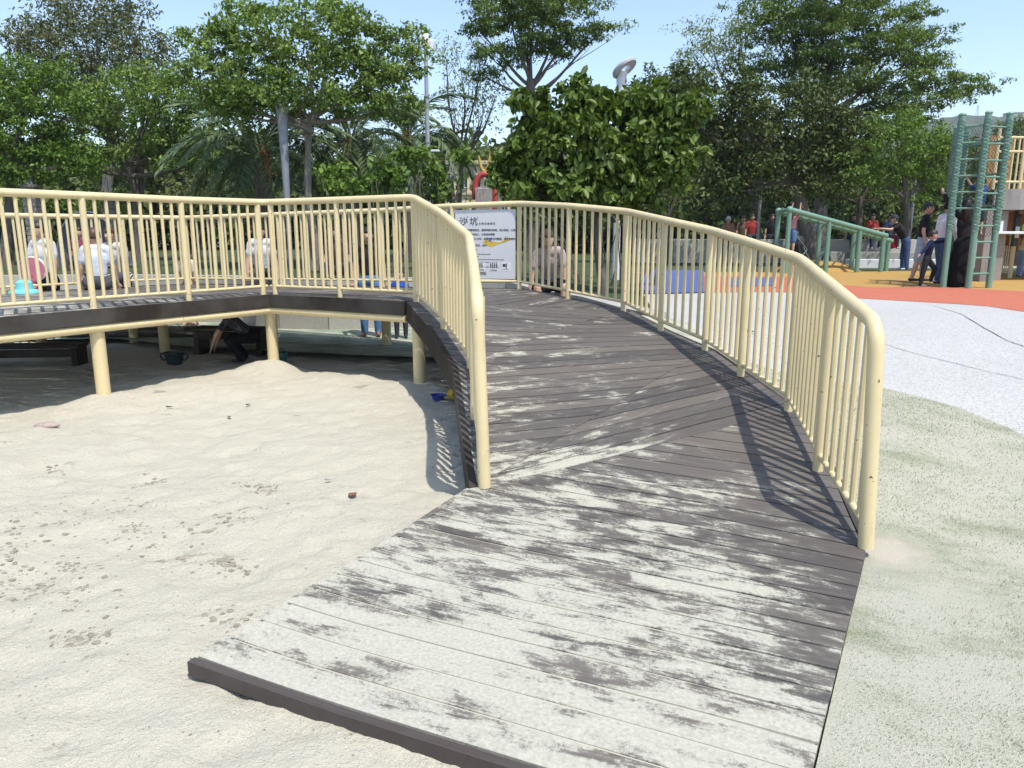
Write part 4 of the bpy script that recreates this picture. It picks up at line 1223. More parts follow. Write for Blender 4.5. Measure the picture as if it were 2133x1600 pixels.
# ================================================================== RIGHT HAND PLAYGROUND
# concrete ledge with an upper tier, low kerbs
def ledge(name, label, pts, y0, z0, hgt, th, mat, seg):
    T = thing(name, label, 'ledge', (0, 0, 0)); P = [Vector((*p, z0)) for p in pts]
    for a, b in zip(P[:-1], P[1:]):
        n = max(1, int((b - a).length / seg)); e = (b - a) / n; rz = math.atan2(e.y, e.x)
        for k in range(n):
            c = a + e * (k + .5); MB().box((c.x, c.y, z0 + hgt / 2), (e.length - .012, th, hgt), rz, .012).build('block', mat, T, smooth=False)
    return T
z4 = .40
la, lb, lc = ony(1320, 540, 28.5), ony(1705, 540, 28), ony(1900, 540, 27.5)
ledge('concrete_ledge', 'long pale concrete seating ledge with people on it under the trees', [(la.x, 28.5), (lb.x, 28), (lc.x, 27.5), (lc.x + 6, 27)], 0, z4 - .1, .92, .9, M['pale_concrete'], 2.2)
ledge('concrete_step', 'lower concrete tier in front of the seating ledge', [(lb.x - .6, 27.2), (lc.x, 26.7), (lc.x + 6, 26.2)], 0, z4 - .1, .50, .55, M['concrete'], 1.8)
ka, kb = onz(1765, 556, z4), onz(2133, 556, z4)
ledge('white_kerb', 'low white painted kerb between the yellow mound and the tower', [(ka.x, ka.y), (kb.x, kb.y)], 0, z4 - .1, .34, .4, simple('kerb_white', (.62, .62, .62), .7), 3)
a, b = onz(1690, 549, z4), onz(2133, 549, z4)
cdt_sheet('slate_strip', [(a.x, a.y), (b.x, b.y), (b.x, b.y + 2.5), (a.x, a.y + 2.5)], terr, .004, M['slate_rubber'], 1)
# yellow mound
c = onz(1728, 566, z4); n = 40; V = []; F = []
for i in range(9):
    for k in range(n):
        a = 2 * math.pi * k / n; r_ = 1 - i / 9
        V.append((c.x + 1.25 * r_ * math.cos(a), c.y + .9 + .9 * r_ * math.sin(a), z4 - .02 + .30 * (1 - r_ ** 2.5)))
    if i: F += [[(i - 1) * n + k, (i - 1) * n + (k + 1) % n, i * n + (k + 1) % n, i * n + k] for k in range(n)]
F.append([8 * n + k for k in range(n)])
tag(MB().add(V, F).build('rubber_mound', M['yellow_rubber']), 'low yellow rubber mound at the foot of the monkey bars', 'mound')

# sloping monkey bars
A0, A1 = ony(1622, 440, 21.2), ony(1645, 437, 20.6)      # high ends, back and front rails
B0, B1 = ony(1858, 503, 21.8), ony(1847, 492, 21.2)
T = thing('monkey_bars', 'green sloping monkey bars with round rails on posts', 'climbing frame', ((A1.x + B1.x) / 2, (A1.y + B1.y) / 2, z4))
O = T.location.copy(); gm = M['green']
for a, b in ((A0, B0), (A1, B1)):
    MB().tube([a - O, b - O], .075, 12).build('side_rail', gm, T)
for k in range(12):
    t = (k + .5) / 12; MB().tube([A0.lerp(B0, t) - O - Vector((0, 0, .10)), A1.lerp(B1, t) - O - Vector((0, 0, .10))], .022, 8).build('rung', gm, T)
MB().tube([A0 - O, A1 - O], .05, 10).build('end_bar', gm, T)
for a, b, ts in ((A0, B0, (.0, .36, .66, .97)), (A1, B1, (.0, .40, .72, .97))):
    for t in ts:
        q = a.lerp(b, t); MB().tube([(q.x - O.x, q.y - O.y, -.1), (q.x - O.x, q.y - O.y, q.z - O.z)], .065, 12).build('post', gm, T)
for t in (A0, A1): MB().ball(t - O, .095, 12, 8).build('end_cap', gm, T)

# climbing tower: rope wound posts, rungs, mesh
tp = [onz(1964, 598, z4), onz(2016, 600, z4), onz(2059, 599, z4)]
tp += [tp[0] + Vector((.55, 1.1, 0)), tp[2] + Vector((-.10, 1.2, 0))]
TH = ony(2048, 235, tp[1].y).z - z4
cen = (tp[0] + tp[2]) / 2 + Vector((0, .5, 0))
T = thing('climbing_tower', 'tall green climbing tower with rope wound posts and ladder rungs', 'climbing frame', (cen.x, cen.y, z4))
wrap_me = None
for i, q in enumerate(tp):
    hh = TH * (1 if i < 3 else .97)
    o = MB().tube([(q.x - cen.x, q.y - cen.y, -.1), (q.x - cen.x, q.y - cen.y, hh)], .060, 14).build('post', gm, T)
    cap = MB().ball((q.x - cen.x, q.y - cen.y, hh), (.07, .07, .04), 12, 6).build('post_cap', gm, T)
    w = MB()
    for sgn in (1, -1):
        for k in range(3):
            w.tube([(q.x - cen.x + .065 * math.cos(sgn * a + k * 2.094), q.y - cen.y + .065 * math.sin(sgn * a + k * 2.094), 1.1 + (hh - 1.2) * a / (11 * 2 * math.pi)) for a in np.arange(0, 11 * 2 * math.pi, .5)], .0075, 4, cap=False)
    w.build('rope_winding', gm, o)
def rungs(a, b, z0, z1, step, r=.02):
    for z in np.arange(z0, z1, step): MB().tube([(a.x - cen.x, a.y - cen.y, z), (b.x - cen.x, b.y - cen.y, z)], r, 8).build('rung', gm, T)
rungs(tp[0], tp[1], 1.55, TH, .31); rungs(tp[1], tp[2], .28, TH + .01, .31); rungs(tp[3], tp[4], 1.6, TH, .45); rungs(tp[0], tp[3], 1.6, TH, .62); rungs(tp[2], tp[4], 1.6, TH, .62)
def net(a, b, z0, z1, n, m, par):
    w = MB(); A2 = Vector((a.x - cen.x, a.y - cen.y, 0)); B2 = Vector((b.x - cen.x, b.y - cen.y, 0))
    H_ = z1 - z0; L_ = (B2 - A2).length; st = .085
    for k in range(-int(H_ / st), int(L_ / st) + 1):
        for sg_ in (1, -1):
            # line x = k*st + s, z = s (or mirrored), clipped to the panel
            s0 = max(0, -k * st); s1 = min(H_, L_ - k * st)
            if s1 <= s0: continue
            P0 = (k * st + s0, s0); P1 = (k * st + s1, s1)
            if sg_ < 0: P0 = (L_ - P0[0], P0[1]); P1 = (L_ - P1[0], P1[1])
            pts = [A2.lerp(B2, p_[0] / L_) + Vector((0, 0, z0 + p_[1])) for p_ in (P0, P1)]
            w.tube(pts, .004, 4, cap=False)
    stuff(w.build('mesh_panel', simple('mesh_dark', (.04, .06, .055), .6), par))
net(tp[0], tp[3], 1.0, TH - .1, 8, 8, T); net(tp[3], tp[4], 1.0, TH - .1, 8, 8, T); net(tp[2], tp[4], 1.0, TH - .1, 8, 8, T)

# raised platform house at the right edge
pl = thing('platform_house', 'raised concrete platform with cream railing above an open orange room, right edge', 'playhouse', (12.6, 18.4, z4))
PO = Vector((12.6, 18.4, z4))
def loc(px, py, Y): return ony(px, py, Y) - PO
s0 = loc(2068, 437, 17.4); s1 = loc(2068, 394, 17.4)
MB().prism([(s0.x, -1.0), (s0.x + .5, -1.15), (s0.x + 4.8, -1.2), (s0.x + 5.5, 3.2), (s0.x + 2.6, 3.2), (s0.x + .25, -.55)], s0.z, s1.z).build('slab', concrete('platform_concrete', (.36, .34, .325)), pl, smooth=False)
MB().box((s0.x + 2.7, -1.0, s0.z - .04), (4.2, .05, .10)).build('soffit_strip', simple('brown_strip', (.16, .09, .05), .6), pl, smooth=False)
for px_, Y in ((2047, 17.2), (2069, 17.6), (2190, 17.6)):
    q = loc(px_, 560, Y); MB().box((q.x, q.y, s0.z / 2 - .05), (.24, .24, s0.z + .1), bev=.01).build('column', M['stone'], pl, smooth=False)
ora = simple('orange_panel', (.46, .17, .06), .6); bro = simple('brown_panel', (.26, .11, .045), .6)
qa = loc(2085, 437, 18.6); MB().box((qa.x + .55, .3, s0.z - .42), (1.0, .05, .80)).build('wall_panel', bro, pl, smooth=False)
MB().box((qa.x + 1.75, .32, s0.z - .45), (1.3, .05, .86)).build('wall_panel', ora, pl, smooth=False)
MB().box((qa.x + 2.9, 2.2, s0.z - .7), (3.2, .05, 1.4)).build('back_wall', bro, pl, smooth=False)
q = loc(2117, 470, 17.9); MB().box((q.x, q.y, s0.z - .4), (.10, .10, .85)).build('black_post', simple('black_paint', (.015, .015, .017), .4), pl, smooth=False); MB().box((q.x, q.y - .06, s0.z - .5), (.09, .02, .26)).build('white_plate', M['white_metal'], pl, smooth=False)
q = loc(2070, 485, 17.3); MB().box((q.x + 1.3, q.y + .15, q.z), (2.7, .4, .06), bev=.01).build('counter', M['white_metal'], pl, smooth=False)
MB().ball((q.x + .78, q.y + .1, q.z + .12), (.09, .08, .10)).build('green_ornament', simple('lime', (.25, .45, .08), .5), pl)
MB().box((q.x + .18, q.y + .1, q.z + .14), (.12, .06, .25)).build('white_bracket', M['white_metal'], pl, smooth=False)
# upper cream railing with timber slats
zu0 = s1.z; zu1 = loc(2100, 262, 17.5).z
for k in range(26):
    x = s0.x + .03 + k * .12; hh = (zu1 - zu0) * (.82 if k % 5 else 1.0)
    MB().tube([(x, -.85, zu0), (x, -.85, zu0 + hh)], .022 if k % 5 else .04, 8).build('baluster', M['cream'], pl)
for z in (.12, .6, .82): MB().tube([(s0.x, -.85, zu0 + (zu1 - zu0) * z), (s0.x + 3.2, -.85, zu0 + (zu1 - zu0) * z)], .03, 8).build('rail', M['cream'], pl)
for k in range(7): MB().box((s0.x + .25 + k * .42, -.3, zu0 + (zu1 - zu0) * .45), (.16, .05, (zu1 - zu0) * .9)).build('timber_slat', simple('amber_timber', (.42, .24, .09), .6, .2), pl, smooth=False)
w = MB()
for k in range(26):
    for sg_ in (1, -1): w.tube([(s0.x + k * .12, -.6, zu1 + .05 * math.sin(k)), (s0.x + k * .12 + sg_ * .30, -.6, zu1 - .42)], .006, 4, cap=False)
stuff(w.build('rope_net', simple('mesh_dark', (.04, .06, .055), .6), pl))
# cream fence panel under the platform
T = thing('railing', 'low cream fence panel under the platform beside the girl in yellow', 'railing', (0, 0, 0)); fa, fb = onz(2066, 572, z4), onz(2103, 579, z4)
T.location = fa; e = fb - fa; hF = ony(2103, 490, fb.y).z - z4
for t in (0, 1): MB().tube([e * t, e * t + Vector((0, 0, hF))], .045, 10).build('post', M['cream'], T)
MB().tube([Vector((0, 0, hF)), e + Vector((0, 0, hF))], .045, 10).build('top_rail', M['cream'], T)
for z in (.1, hF * .63, hF * .78): MB().tube([Vector((0, 0, z)), e + Vector((0, 0, z))], .02, 8).build('rail', M['cream'], T)
for k in range(1, 9): MB().tube([e * (k / 9) + Vector((0, 0, .1)), e * (k / 9) + Vector((0, 0, hF))], .014, 6).build('baluster', M['cream'], T)

# pop-up tent on the lawn
p = ony(183, 500, 17.5); g = tz(p.x, 17.5)
T = thing('popup_tent', 'grey pop-up sun tent with a bright blue roof patch on the lawn', 'tent', (p.x, 17.5, g))
tw, th_ = .74, ony(183, 440, 17.5).z - g
V = []; F = []; na, nb = 14, 8
for j in range(nb):
    d = j / (nb - 1); sq = 1 - .75 * d ** 2
    for i in range(na):
        a = math.pi * i / (na - 1); V.append((tw * math.cos(a) * (1 - .25 * d), .9 * d, th_ * max(0, math.sin(a)) ** .8 * sq))
for j in range(nb - 1):
    for i in range(na - 1): F.append([j * na + i, j * na + i + 1, (j + 1) * na + i + 1, (j + 1) * na + i])
MB().add(V, F).build('canopy', simple('tent_grey', (.16, .18, .22), .6), T)
MB().add([(x, y - .012, z + .02) for x, y, z in [V[5], V[8], V[na * 3 + 8], V[na * 3 + 5], V[6], V[7], V[na * 3 + 7], V[na * 3 + 6]]], [[0, 4, 7, 3], [4, 5, 6, 7], [5, 1, 2, 6]]).build('roof_patch', simple('tent_blue', (.03, .22, .62), .5), T)
MB().tube([(tw * math.cos(a), -.01, th_ * max(0, math.sin(a)) ** .8) for a in np.linspace(0, math.pi, 15)], .012, 6).build('hoop', lgrey, T)
MB().box((0, .45, .02), (1.4, .8, .03)).build('floor', lgrey, T, smooth=False)
# round pink disc toy on a striped stand, teal hat
p = ony(72, 600, 10.75); zb = .665
T = thing('disc_stand', 'round pink disc on a short white and red striped stand at the back railing', 'toy stand', (p.x, p.y, zb))
zc = ony(72, 561, 10.75).z - zb; wr = simple('stand_white', (.7, .7, .7), .5)
MB().tube([(0, 0, 0), (0, 0, zc - .1)], .03, 10).build('stand', wr, T)
for k in range(3): MB().tube([(0, 0, .02 + .09 * k), (0, 0, .055 + .09 * k)], .033, 10).build('stripe', simple('stripe_red', (.5, .05, .05), .5), T)
o = MB().lathe([(.165, 0), (.185, .012), (.185, .035), (.165, .045)], n=28).build('disc_rim', wr, T); o.location = (0, .02, zc); o.rotation_euler = (R(90), 0, R(12))
o = MB().lathe([(.168, -.004), (.168, .05)], n=28).build('disc_face', simple('disc_pink', (.46, .16, .24), .5, .15), T); o.location = (0, .02, zc); o.rotation_euler = (R(90), 0, R(12))
p = ony(52, 606, 10.2)
T = thing('sun_hat', 'floppy pale teal sun hat lying on the boards at far left', 'hat', (p.x, p.y, zd(p.x, p.y) + .01))
tq = simple('hat_teal', (.16, .52, .56), .8, .1)
MB().lathe([(.20, .0), (.19, .03), (.11, .05), (.10, .14), (.06, .17), (.01, .175)], n=18).build('crown', tq, T); MB().ball((-.12, -.05, .03), (.10, .05, .03)).build('brim_fold', simple('hat_olive', (.20, .16, .04), .8), T)

# ================================================================== PEOPLE
SKIN = simple('skin_tan', (.52, .32, .22), .55, .06); HAIR = simple('hair_black', (.018, .014, .012), .5, .3, 30); HAIRB = simple('hair_brown', (.07, .035, .02), .5, .3, 30)
def cloth(c, stripes=None):
    key = 'cloth_%s_%s' % (c, stripes)
    if key in MATS: return MATS[key]
    t = NT('cloth_%d' % len(MATS))
    n = t.noise(t.obj(), 9, 5, .6)
    col = t.ramp(n, [(.3, tuple(q * .82 for q in c)), (.7, tuple(min(1, q * 1.12) for q in c))])
    if stripes:
        w = t.node('ShaderNodeTexWave'); w.inputs['Scale'].default_value = 14; w.bands_direction = 'Z' if stripes == 'z' else 'X'; w.inputs['Distortion'].default_value = 1.2
        t.link(t.obj(), w.inputs[0]); col = t.mix(t.mrange(w.outputs['Fac'], .45, .55), col, (.04, .04, .05))
    t.color(col).rough(.9).spec(.2).bump(t.noise(t.obj(), 14, 3), .012, .6)
    MATS[key] = t.m; return t.m
def nrm(v): v = np.array(v, float); return v / np.linalg.norm(v)
DN = (0, 0, -1)
def person(label, loc, rz, h, shirt, pants, hair='short', torso=(0, .03, 1), ua=((-.22, .05, -1), (.22, .05, -1)), fa=((-.1, .25, -1), (.1, .25, -1)), th=((-.05, .06, -1), (.05, .0, -1)), sh=((0, -.06, -1), (0, -.03, -1)), sleeve='short', legs='long', shoe=(.04, .04, .045), look=(0, 1, 0), child=False, seat=False, face=False, group=None, hairm=None, skirt=False, vox=.0125, extra=None, fat=1.0):
    T = thing('person', label, 'person', loc, rz, group)
    P = []     # primitives: (kind, data, material slot)  slots: 0 skin 1 shirt 2 pants 3 shoe
    hs = 1.22 if child else 1.0
    t = nrm(torso); side = np.array([1.0, 0, 0]); fw = np.cross(t, side) * -1; fw = nrm(np.cross(t, np.cross(np.array([0, 1.0, 0]), t)) if abs(t[1]) < .95 else np.array([0, 0, -1.0]))
    side = nrm(np.cross(fw, t))
    pel = np.zeros(3); tl = .30 * h * (.95 if child else 1)
    sho = pel + t * tl; hw = .098 * h * (1 if not child else .92) * fat; pw = .052 * h
    cap = lambda a, b, r0, r1, m: P.append(('c', (np.array(a), np.array(b), r0, r1), m))
    ell = lambda c, r, m, ax=None: P.append(('e', (np.array(c), np.array(r), ax if ax is not None else np.stack([side, fw, t])), m))
    ell(pel + t * .01 * h, np.array([.092 * fat, .068 * fat, .075]) * h, 2)
    ell(pel + t * .10 * h, np.array([.088 * fat, .064 * fat, .10]) * h, 1)
    ell(pel + t * .20 * h, np.array([.104 * fat, .070 * fat, .115]) * h, 1); ell(pel + t * .15 * h, np.array([.093 * fat, .066 * fat, .13]) * h, 1)
    cap(sho - side * hw * .8, sho + side * hw * .8, .044 * h, .044 * h, 1)
    neck = sho + t * .055 * h; cap(sho, neck + t * .02 * h, .030 * h, .027 * h, 0)
    lk = nrm(look); hup = nrm(t * .5 + np.array([0, 0, .7])); lk = nrm(lk - hup * lk.dot(hup)); hsd = np.cross(lk, hup); H3 = np.stack([hsd, lk, hup])
    hc = neck + hup * .062 * h * hs + lk * .012 * h
    hr = np.array([.046, .058, .066]) * h * hs
    ell(hc, hr, 0, H3); ell(hc - hup * .030 * h * hs + lk * .018 * h * hs, np.array([.034, .040, .038]) * h * hs, 0, H3)
    cap(hc + lk * .052 * h * hs + hup * .004 * h, hc + lk * .066 * h * hs - hup * .014 * h, .006 * h, .010 * h, 0)
    for s in (-1, 1): ell(hc + hsd * s * .046 * h * hs - hup * .004 * h, np.array([.008, .014, .02]) * h * hs, 0, H3)
    for i, s in enumerate((-1, 1)):
        a = sho + side * s * hw - t * .01 * h; d = nrm(ua[i]); el = a + d * .165 * h; d2 = nrm(fa[i]); wr = el + d2 * .145 * h
        ms = 1
        if sleeve == 'short': cap(a, a + d * .10 * h, .038 * h, .036 * h, 1); cap(a + d * .09 * h, el, .026 * h, .023 * h, 0); cap(el, wr, .024 * h, .016 * h, 0)
        elif sleeve == 'none': cap(a, el, .029 * h, .023 * h, 0); cap(el, wr, .024 * h, .016 * h, 0)
        else: cap(a, el, .036 * h, .031 * h, 1); cap(el, wr - d2 * .01 * h, .031 * h, .024 * h, 1)
        ell(wr + d2 * .026 * h, np.array([.020, .011, .030]) * h, 0, np.stack([nrm(np.cross(d2, [0, 1, .2])), nrm(np.cross(d2, np.cross(d2, [0, 1, .2]))), d2]))
        u_ = nrm(np.cross(d2, [0, 1, .2])); v_ = nrm(np.cross(d2, u_))
        for k in range(4):
            b = wr + d2 * .048 * h + u_ * (k - 1.5) * .0115 * h; l = (.034, .040, .037, .029)[k] * h
            m_ = b + d2 * l * .55; cap(b, m_, .0062 * h, .0058 * h, 0); cap(m_, m_ + nrm(d2 + v_ * .5) * l * .5, .0058 * h, .0050 * h, 0)
        cap(wr + d2 * .012 * h + u_ * .016 * h, wr + d2 * .045 * h + u_ * .034 * h, .0075 * h, .006 * h, 0)
    feet = []
    for i, s in enumerate((-1, 1)):
        a = pel + side * s * pw - t * .02 * h; d = nrm(th[i]); kn = a + d * .235 * h; d2 = nrm(sh[i]); an = kn + d2 * .225 * h
        if legs == 'long': cap(a, kn, .062 * h, .046 * h, 2); cap(kn, an - d2 * .0 * h, .045 * h, .034 * h, 2)
        elif legs == 'short': cap(a, kn - d * .03 * h, .066 * h, .058 * h, 2); cap(kn - d * .05 * h, kn, .042 * h, .038 * h, 0); cap(kn, kn + d2 * .08 * h, .037 * h, .036 * h, 0); cap(kn + d2 * .08 * h, an, .036 * h, .021 * h, 0)
        fd = nrm(np.array([s * .12, 1.0, 0]) if abs(d2[2]) > .35 else np.array([s * .1, .3, -.9]))
        if legs == 'wide': cap(a, kn, .066 * h, .062 * h, 2); cap(kn, an, .062 * h, .082 * h, 2)
        cap(an - fd * .018 * h - np.array([0, 0, .014 * h]), an + fd * .085 * h - np.array([0, 0, .018 * h]), .024 * h, .018 * h, 3)
        feet.append(an[2] - .040 * h)
    if skirt: cap(pel, (pel + nrm(th[0]) * .3 * h), .09 * h, .12 * h, 2)
    if extra: extra(cap, ell, dict(pel=pel, sho=sho, t=t, fw=fw, side=side, h=h))
    dz = -.075 * h if seat else min(feet)
    sh_ = np.array([0, 0, -dz])
    mb = MB()
    for k, d, m in P:
        if k == 'c':
            a, b, r0, r1 = d; L = np.linalg.norm(b - a); e = (b - a) / (L + 1e-9)
            pts = [a - e * r0, a - e * r0 * .7, a, b, b + e * r1 * .7, b + e * r1]
            mb.tube([Vector(q + sh_) for q in pts], [r0 * .08, r0 * .72, r0, r1, r1 * .72, r1 * .08], 10)
        else:
            c, r, A_ = d; o0 = len(mb.v); mb.ball((0, 0, 0), 1.0, 14, 10)
            for j in range(o0, len(mb.v)):
                q = c + sh_ + (np.array(mb.v[j]) * r) @ A_; mb.v[j] = tuple(q)
    me = bpy.data.meshes.new('body'); me.from_pydata(mb.v, [], mb.f)
    tmp = bpy.data.objects.new('tmp', me); COL.objects.link(tmp)
    rm = tmp.modifiers.new('r', 'REMESH'); rm.mode = 'VOXEL'; rm.voxel_size = vox * (h / 1.7) ** .6
    sm = tmp.modifiers.new('s', 'SMOOTH'); sm.factor = .6; sm.iterations = 4
    me2 = bpy.data.meshes.new_from_object(tmp.evaluated_get(bpy.context.evaluated_depsgraph_get())); bpy.data.objects.remove(tmp)
    npoly = len(me2.polygons); C = np.zeros(npoly * 3); me2.polygons.foreach_get('center', C); C = C.reshape(-1, 3) - sh_
    best = np.full(npoly, 1e9); mi = np.zeros(npoly, int)
    for k, d, m in P:
        if k == 'c':
            a, b, r0, r1 = d; ab = b - a; tt = np.clip(((C - a) @ ab) / (ab @ ab + 1e-12), 0, 1)
            dd = np.linalg.norm(C - (a + tt[:, None] * ab), axis=1) - (r0 + (r1 - r0) * tt)
        else:
            c, r, A_ = d; q = (C - c) @ A_.T / r; dd = (np.linalg.norm(q, axis=1) - 1) * r.mean()
        w_ = dd < best; best[w_] = dd[w_]; mi[w_] = m
    me2.materials.clear()
    for m in (SKIN, cloth(*shirt) if isinstance(shirt[0], tuple) else cloth(shirt), cloth(*pants) if isinstance(pants[0], tuple) else cloth(pants), SKIN if shoe is None else cloth(shoe)): me2.materials.append(m)
    me2.polygons.foreach_set('material_index', mi.astype(np.int32)); me2.polygons.foreach_set('use_smooth', [True] * npoly); me2.update()
    me2.name = 'body'; link('body', me2, T)
    # hair or cap
    hm = hairm or HAIR
    if hair != 'none':
        hb = MB().ball((0, 0, 0), 1.0, 18, 14); keep = []; low = -.35 if hair in ('short', 'cap') else -.95
        V = np.array(hb.v); inface = (V[:, 1] > .25) & (V[:, 2] < .42); drop = inface | (V[:, 2] < low) | ((V[:, 2] < -.05) & (V[:, 1] > -.05))
        fcs = [f for f in hb.f if not all(drop[j] for j in f)]
        jit_ = 1.0 + .05 * np.array([math.sin(9 * v[0] + 5 * v[2]) * math.cos(8 * v[1]) for v in V])
        Q = hc + sh_ + (V * (hr * 1.13) * jit_[:, None]) @ H3 + (hup * .006 - lk * .006) * h
        use = sorted({j for f in fcs for j in f}); mp = {j: i for i, j in enumerate(use)}
        o = MB().add([tuple(Q[j]) for j in use], [[mp[j] for j in f] for f in fcs]).build('cap' if hair == 'cap' else 'hair', hm, T, auto=180)
        sd = o.modifiers.new('thick', 'SOLIDIFY'); sd.thickness = .010; sd.offset = -1
        if hair == 'cap':
            bq = hc + sh_ + hup * .024 * h * hs
            MB().add([tuple(bq + hsd * .048 * h * hs * s + lk * f * h * hs + hup * u * h) for s, f, u in ((-1, .045, .004), (1, .045, .004), (.75, .105, -.010), (-.75, .105, -.010), (-1, .045, -.003), (1, .045, -.003), (.75, .105, -.016), (-.75, .105, -.016))], [[0, 1, 2, 3], [7, 6, 5, 4], [0, 4, 5, 1], [1, 5, 6, 2], [2, 6, 7, 3], [3, 7, 4, 0]]).build('brim', hm, o)
        if hair == 'long':
            a = hc + sh_ - lk * .05 * h; MB().tube([Vector(a + hup * .02 * h), Vector(a - hup * .06 * h - lk * .012 * h), Vector(a - hup * .16 * h - lk * .01 * h), Vector(a - hup * .21 * h)], [.045 * h, .055 * h, .05 * h, .02 * h], 10).build('hair', hm, T)
        if hair == 'tail':
            a = hc + sh_ - lk * .065 * h; MB().tube([Vector(a + hup * .03 * h), Vector(a - lk * .03 * h), Vector(a - lk * .03 * h - hup * .09 * h), Vector(a - lk * .02 * h - hup * .15 * h)], [.02 * h, .028 * h, .026 * h, .008 * h], 8).build('hair', hm, T)
    if face:
        e = hc + sh_ + lk * .054 * h * hs
        for s in (-1, 1):
            MB().ball(tuple(e + hsd * s * .019 * h * hs), .006 * h, 8, 6).build('eye', HAIR, T)
            MB().tube([Vector(e + hsd * s * .010 * h + hup * .014 * h), Vector(e + hsd * s * .028 * h - lk * .005 * h + hup * .015 * h)], .003 * h, 6).build('eyebrow', HAIR, T)
        MB().ball(tuple(hc + sh_ - hup * .036 * h * hs + lk * .056 * h * hs), (.013 * h, .004 * h, .005 * h), 10, 6).build('mouth', simple('lip', (.30, .09, .08), .5), T)
    return T
def foot(px, py, z=None): return onz(px, py, z4 if z is None else z)
SEATED = dict(th=((-.15, 1, .02), (.15, 1, .0)), sh=((0, .08, -1), (0, .1, -1)), seat=True)

# --- right side, on the rubber surfaces
person('man in a black t-shirt and pale shorts looking right, behind the boy in navy', foot(1912, 587), R(-115), 1.72, (.016, .018, .022), (.36, .42, .48), torso=(0, .06, 1), look=(.45, 1, -.05), legs='short', face=True, th=((-.05, .16, -1), (.05, -.14, -1)), sh=((0, .0, -1), (0, -.22, -1)), ua=((-.2, .1, -1), (.22, -.15, -1)))
person('person in a white long sleeved top and jeans beside the climbing tower', foot(1955, 592), R(-75), 1.72, (.72, .72, .75), (.06, .10, .17), hair='cap', hairm=cloth((.02, .02, .022)), torso=(0, .06, 1), look=(.1, 1, .1), sleeve='long', face=True, th=((-.05, .2, -1), (.05, -.15, -1)), sh=((0, -.05, -1), (0, -.3, -1)))
person('small boy in a navy top mid stride reaching for the climbing tower', foot(1925, 597), R(-125), 1.12, (.012, .018, .05), (.02, .022, .026), torso=(0, .12, 1), child=True, sleeve='long', look=(-.2, 1, .25), ua=((-.8, .75, .12), (.7, -.35, -.7)), fa=((-.6, .8, .12), (.7, -.4, -.6)), th=((-.45, .55, -.75), (.22, -.12, -1)), sh=((-.25, -.25, -1), (.05, -.1, -1)), shoe=(.22, .22, .24), face=True)
def bag(cap, ell, k): cap(k['pel'] + k['fw'] * .14 * k['h'] + k['side'] * .05 + k['t'] * .10 * k['h'], k['pel'] + k['fw'] * .15 * k['h'] + k['side'] * .05 - k['t'] * .04 * k['h'], .05 * k['h'], .07 * k['h'], 1)
pb = person('person in a grey cap and dark vest bending over the lower monkey bars', foot(1880, 563), R(78), 1.66, (.02, .02, .024), (.05, .09, .20), hair='cap', hairm=cloth((.045, .045, .05)), torso=(0, .62, 1), look=(0, 1, -.45), ua=((-.3, 1, -.45), (.3, 1, -.45)), fa=((.0, 1, .12), (.0, 1, .12)), shoe=(.5, .5, .52), th=((-.05, -.08, -1), (.05, .05, -1)), fat=1.15)
MB().tube([(.05, .30, .62), (.06, .33, .78), (.05, .28, .98)], [.10, .12, .05], 10).build('red_bag', cloth((.28, .012, .03)), pb)
person('tall person dressed in black with a long skirt inside the climbing tower', foot(1996, 597), R(15), 1.74, (.02, .02, .022), (.008, .008, .009), hair='long', legs='wide', sleeve='long', look=(.4, .5, .5), ua=((-.3, .6, .7), (.25, .05, -1)), fa=((-.1, .5, .9), (.1, .2, -1)), skirt=True)
p = foot(2043, 597); person('climber in blue on the upper rungs of the green tower', (p.x, p.y + .35, z4 + 1.02), R(10), 1.15, (.03, .07, .22), (.05, .06, .08), child=True, look=(.1, 1, .3), ua=((-.35, .7, .7), (.35, .7, .7)), fa=((-.1, .6, .8), (.1, .6, .8)), th=((-.15, .6, -.8), (.1, .1, -1)), sh=((0, -.3, -1), (0, -.1, -1)), legs='short', shoe=None)
person('girl in a pale yellow t-shirt and jeans at the right edge', foot(2122, 577), R(-70), 1.15, (.70, .64, .34), (.24, .31, .44), hair='tail', child=True, look=(.1, 1, -.25), ua=((-.2, .5, -.9), (.2, .5, -.9)), fa=((0, 1, -.2), (0, 1, -.2)), shoe=(.16, .08, .09), th=((-.05, .25, -1), (.05, -.1, -1)), sh=((0, -.1, -1), (0, -.15, -1)))
q = A0.lerp(A1, .6); q = q + (B0 - A0).normalized() * .25
person('girl in pink top and blue shorts hanging from the monkey bars', (q.x, q.y, z4 + .50), R(-60), 1.18, (.58, .30, .32), (.08, .16, .36), hair='long', child=True, ua=((-.25, .35, 1), (.25, .35, 1)), fa=((.1, .2, 1), (-.1, .2, 1)), legs='short', shoe=None, look=(.3, 1, .2))
sitz = z4 - .1 + .92
def sitter(label, px, Y, shirt, pants, rz=180, **kw):
    p = ony(px, 500, Y); a = dict(SEATED); a.update(kw); a.setdefault('vox', .018)
    return person(label, (p.x, Y, sitz), R(rz), kw.get('h', 1.62) if False else 1.62, shirt, pants, group='people sitting on the concrete ledge', **a)
sitter('person in pale blue with a navy bag seated on the ledge below a tree trunk', 1690, 27.7, (.40, .48, .58), (.03, .04, .09), torso=(0, .2, 1), ua=((-.25, .6, -.9), (.25, .6, -.9)))
sitter('person in dark jeans and white shoes seated left of the person in red', 1772, 27.5, (.03, .035, .05), (.03, .05, .11), shoe=(.6, .6, .62), torso=(0, .15, 1))
sitter('person in a coral red top seated on the ledge', 1813, 27.4, (.42, .06, .05), (.03, .04, .08), hair='long', shoe=(.6, .6, .6))
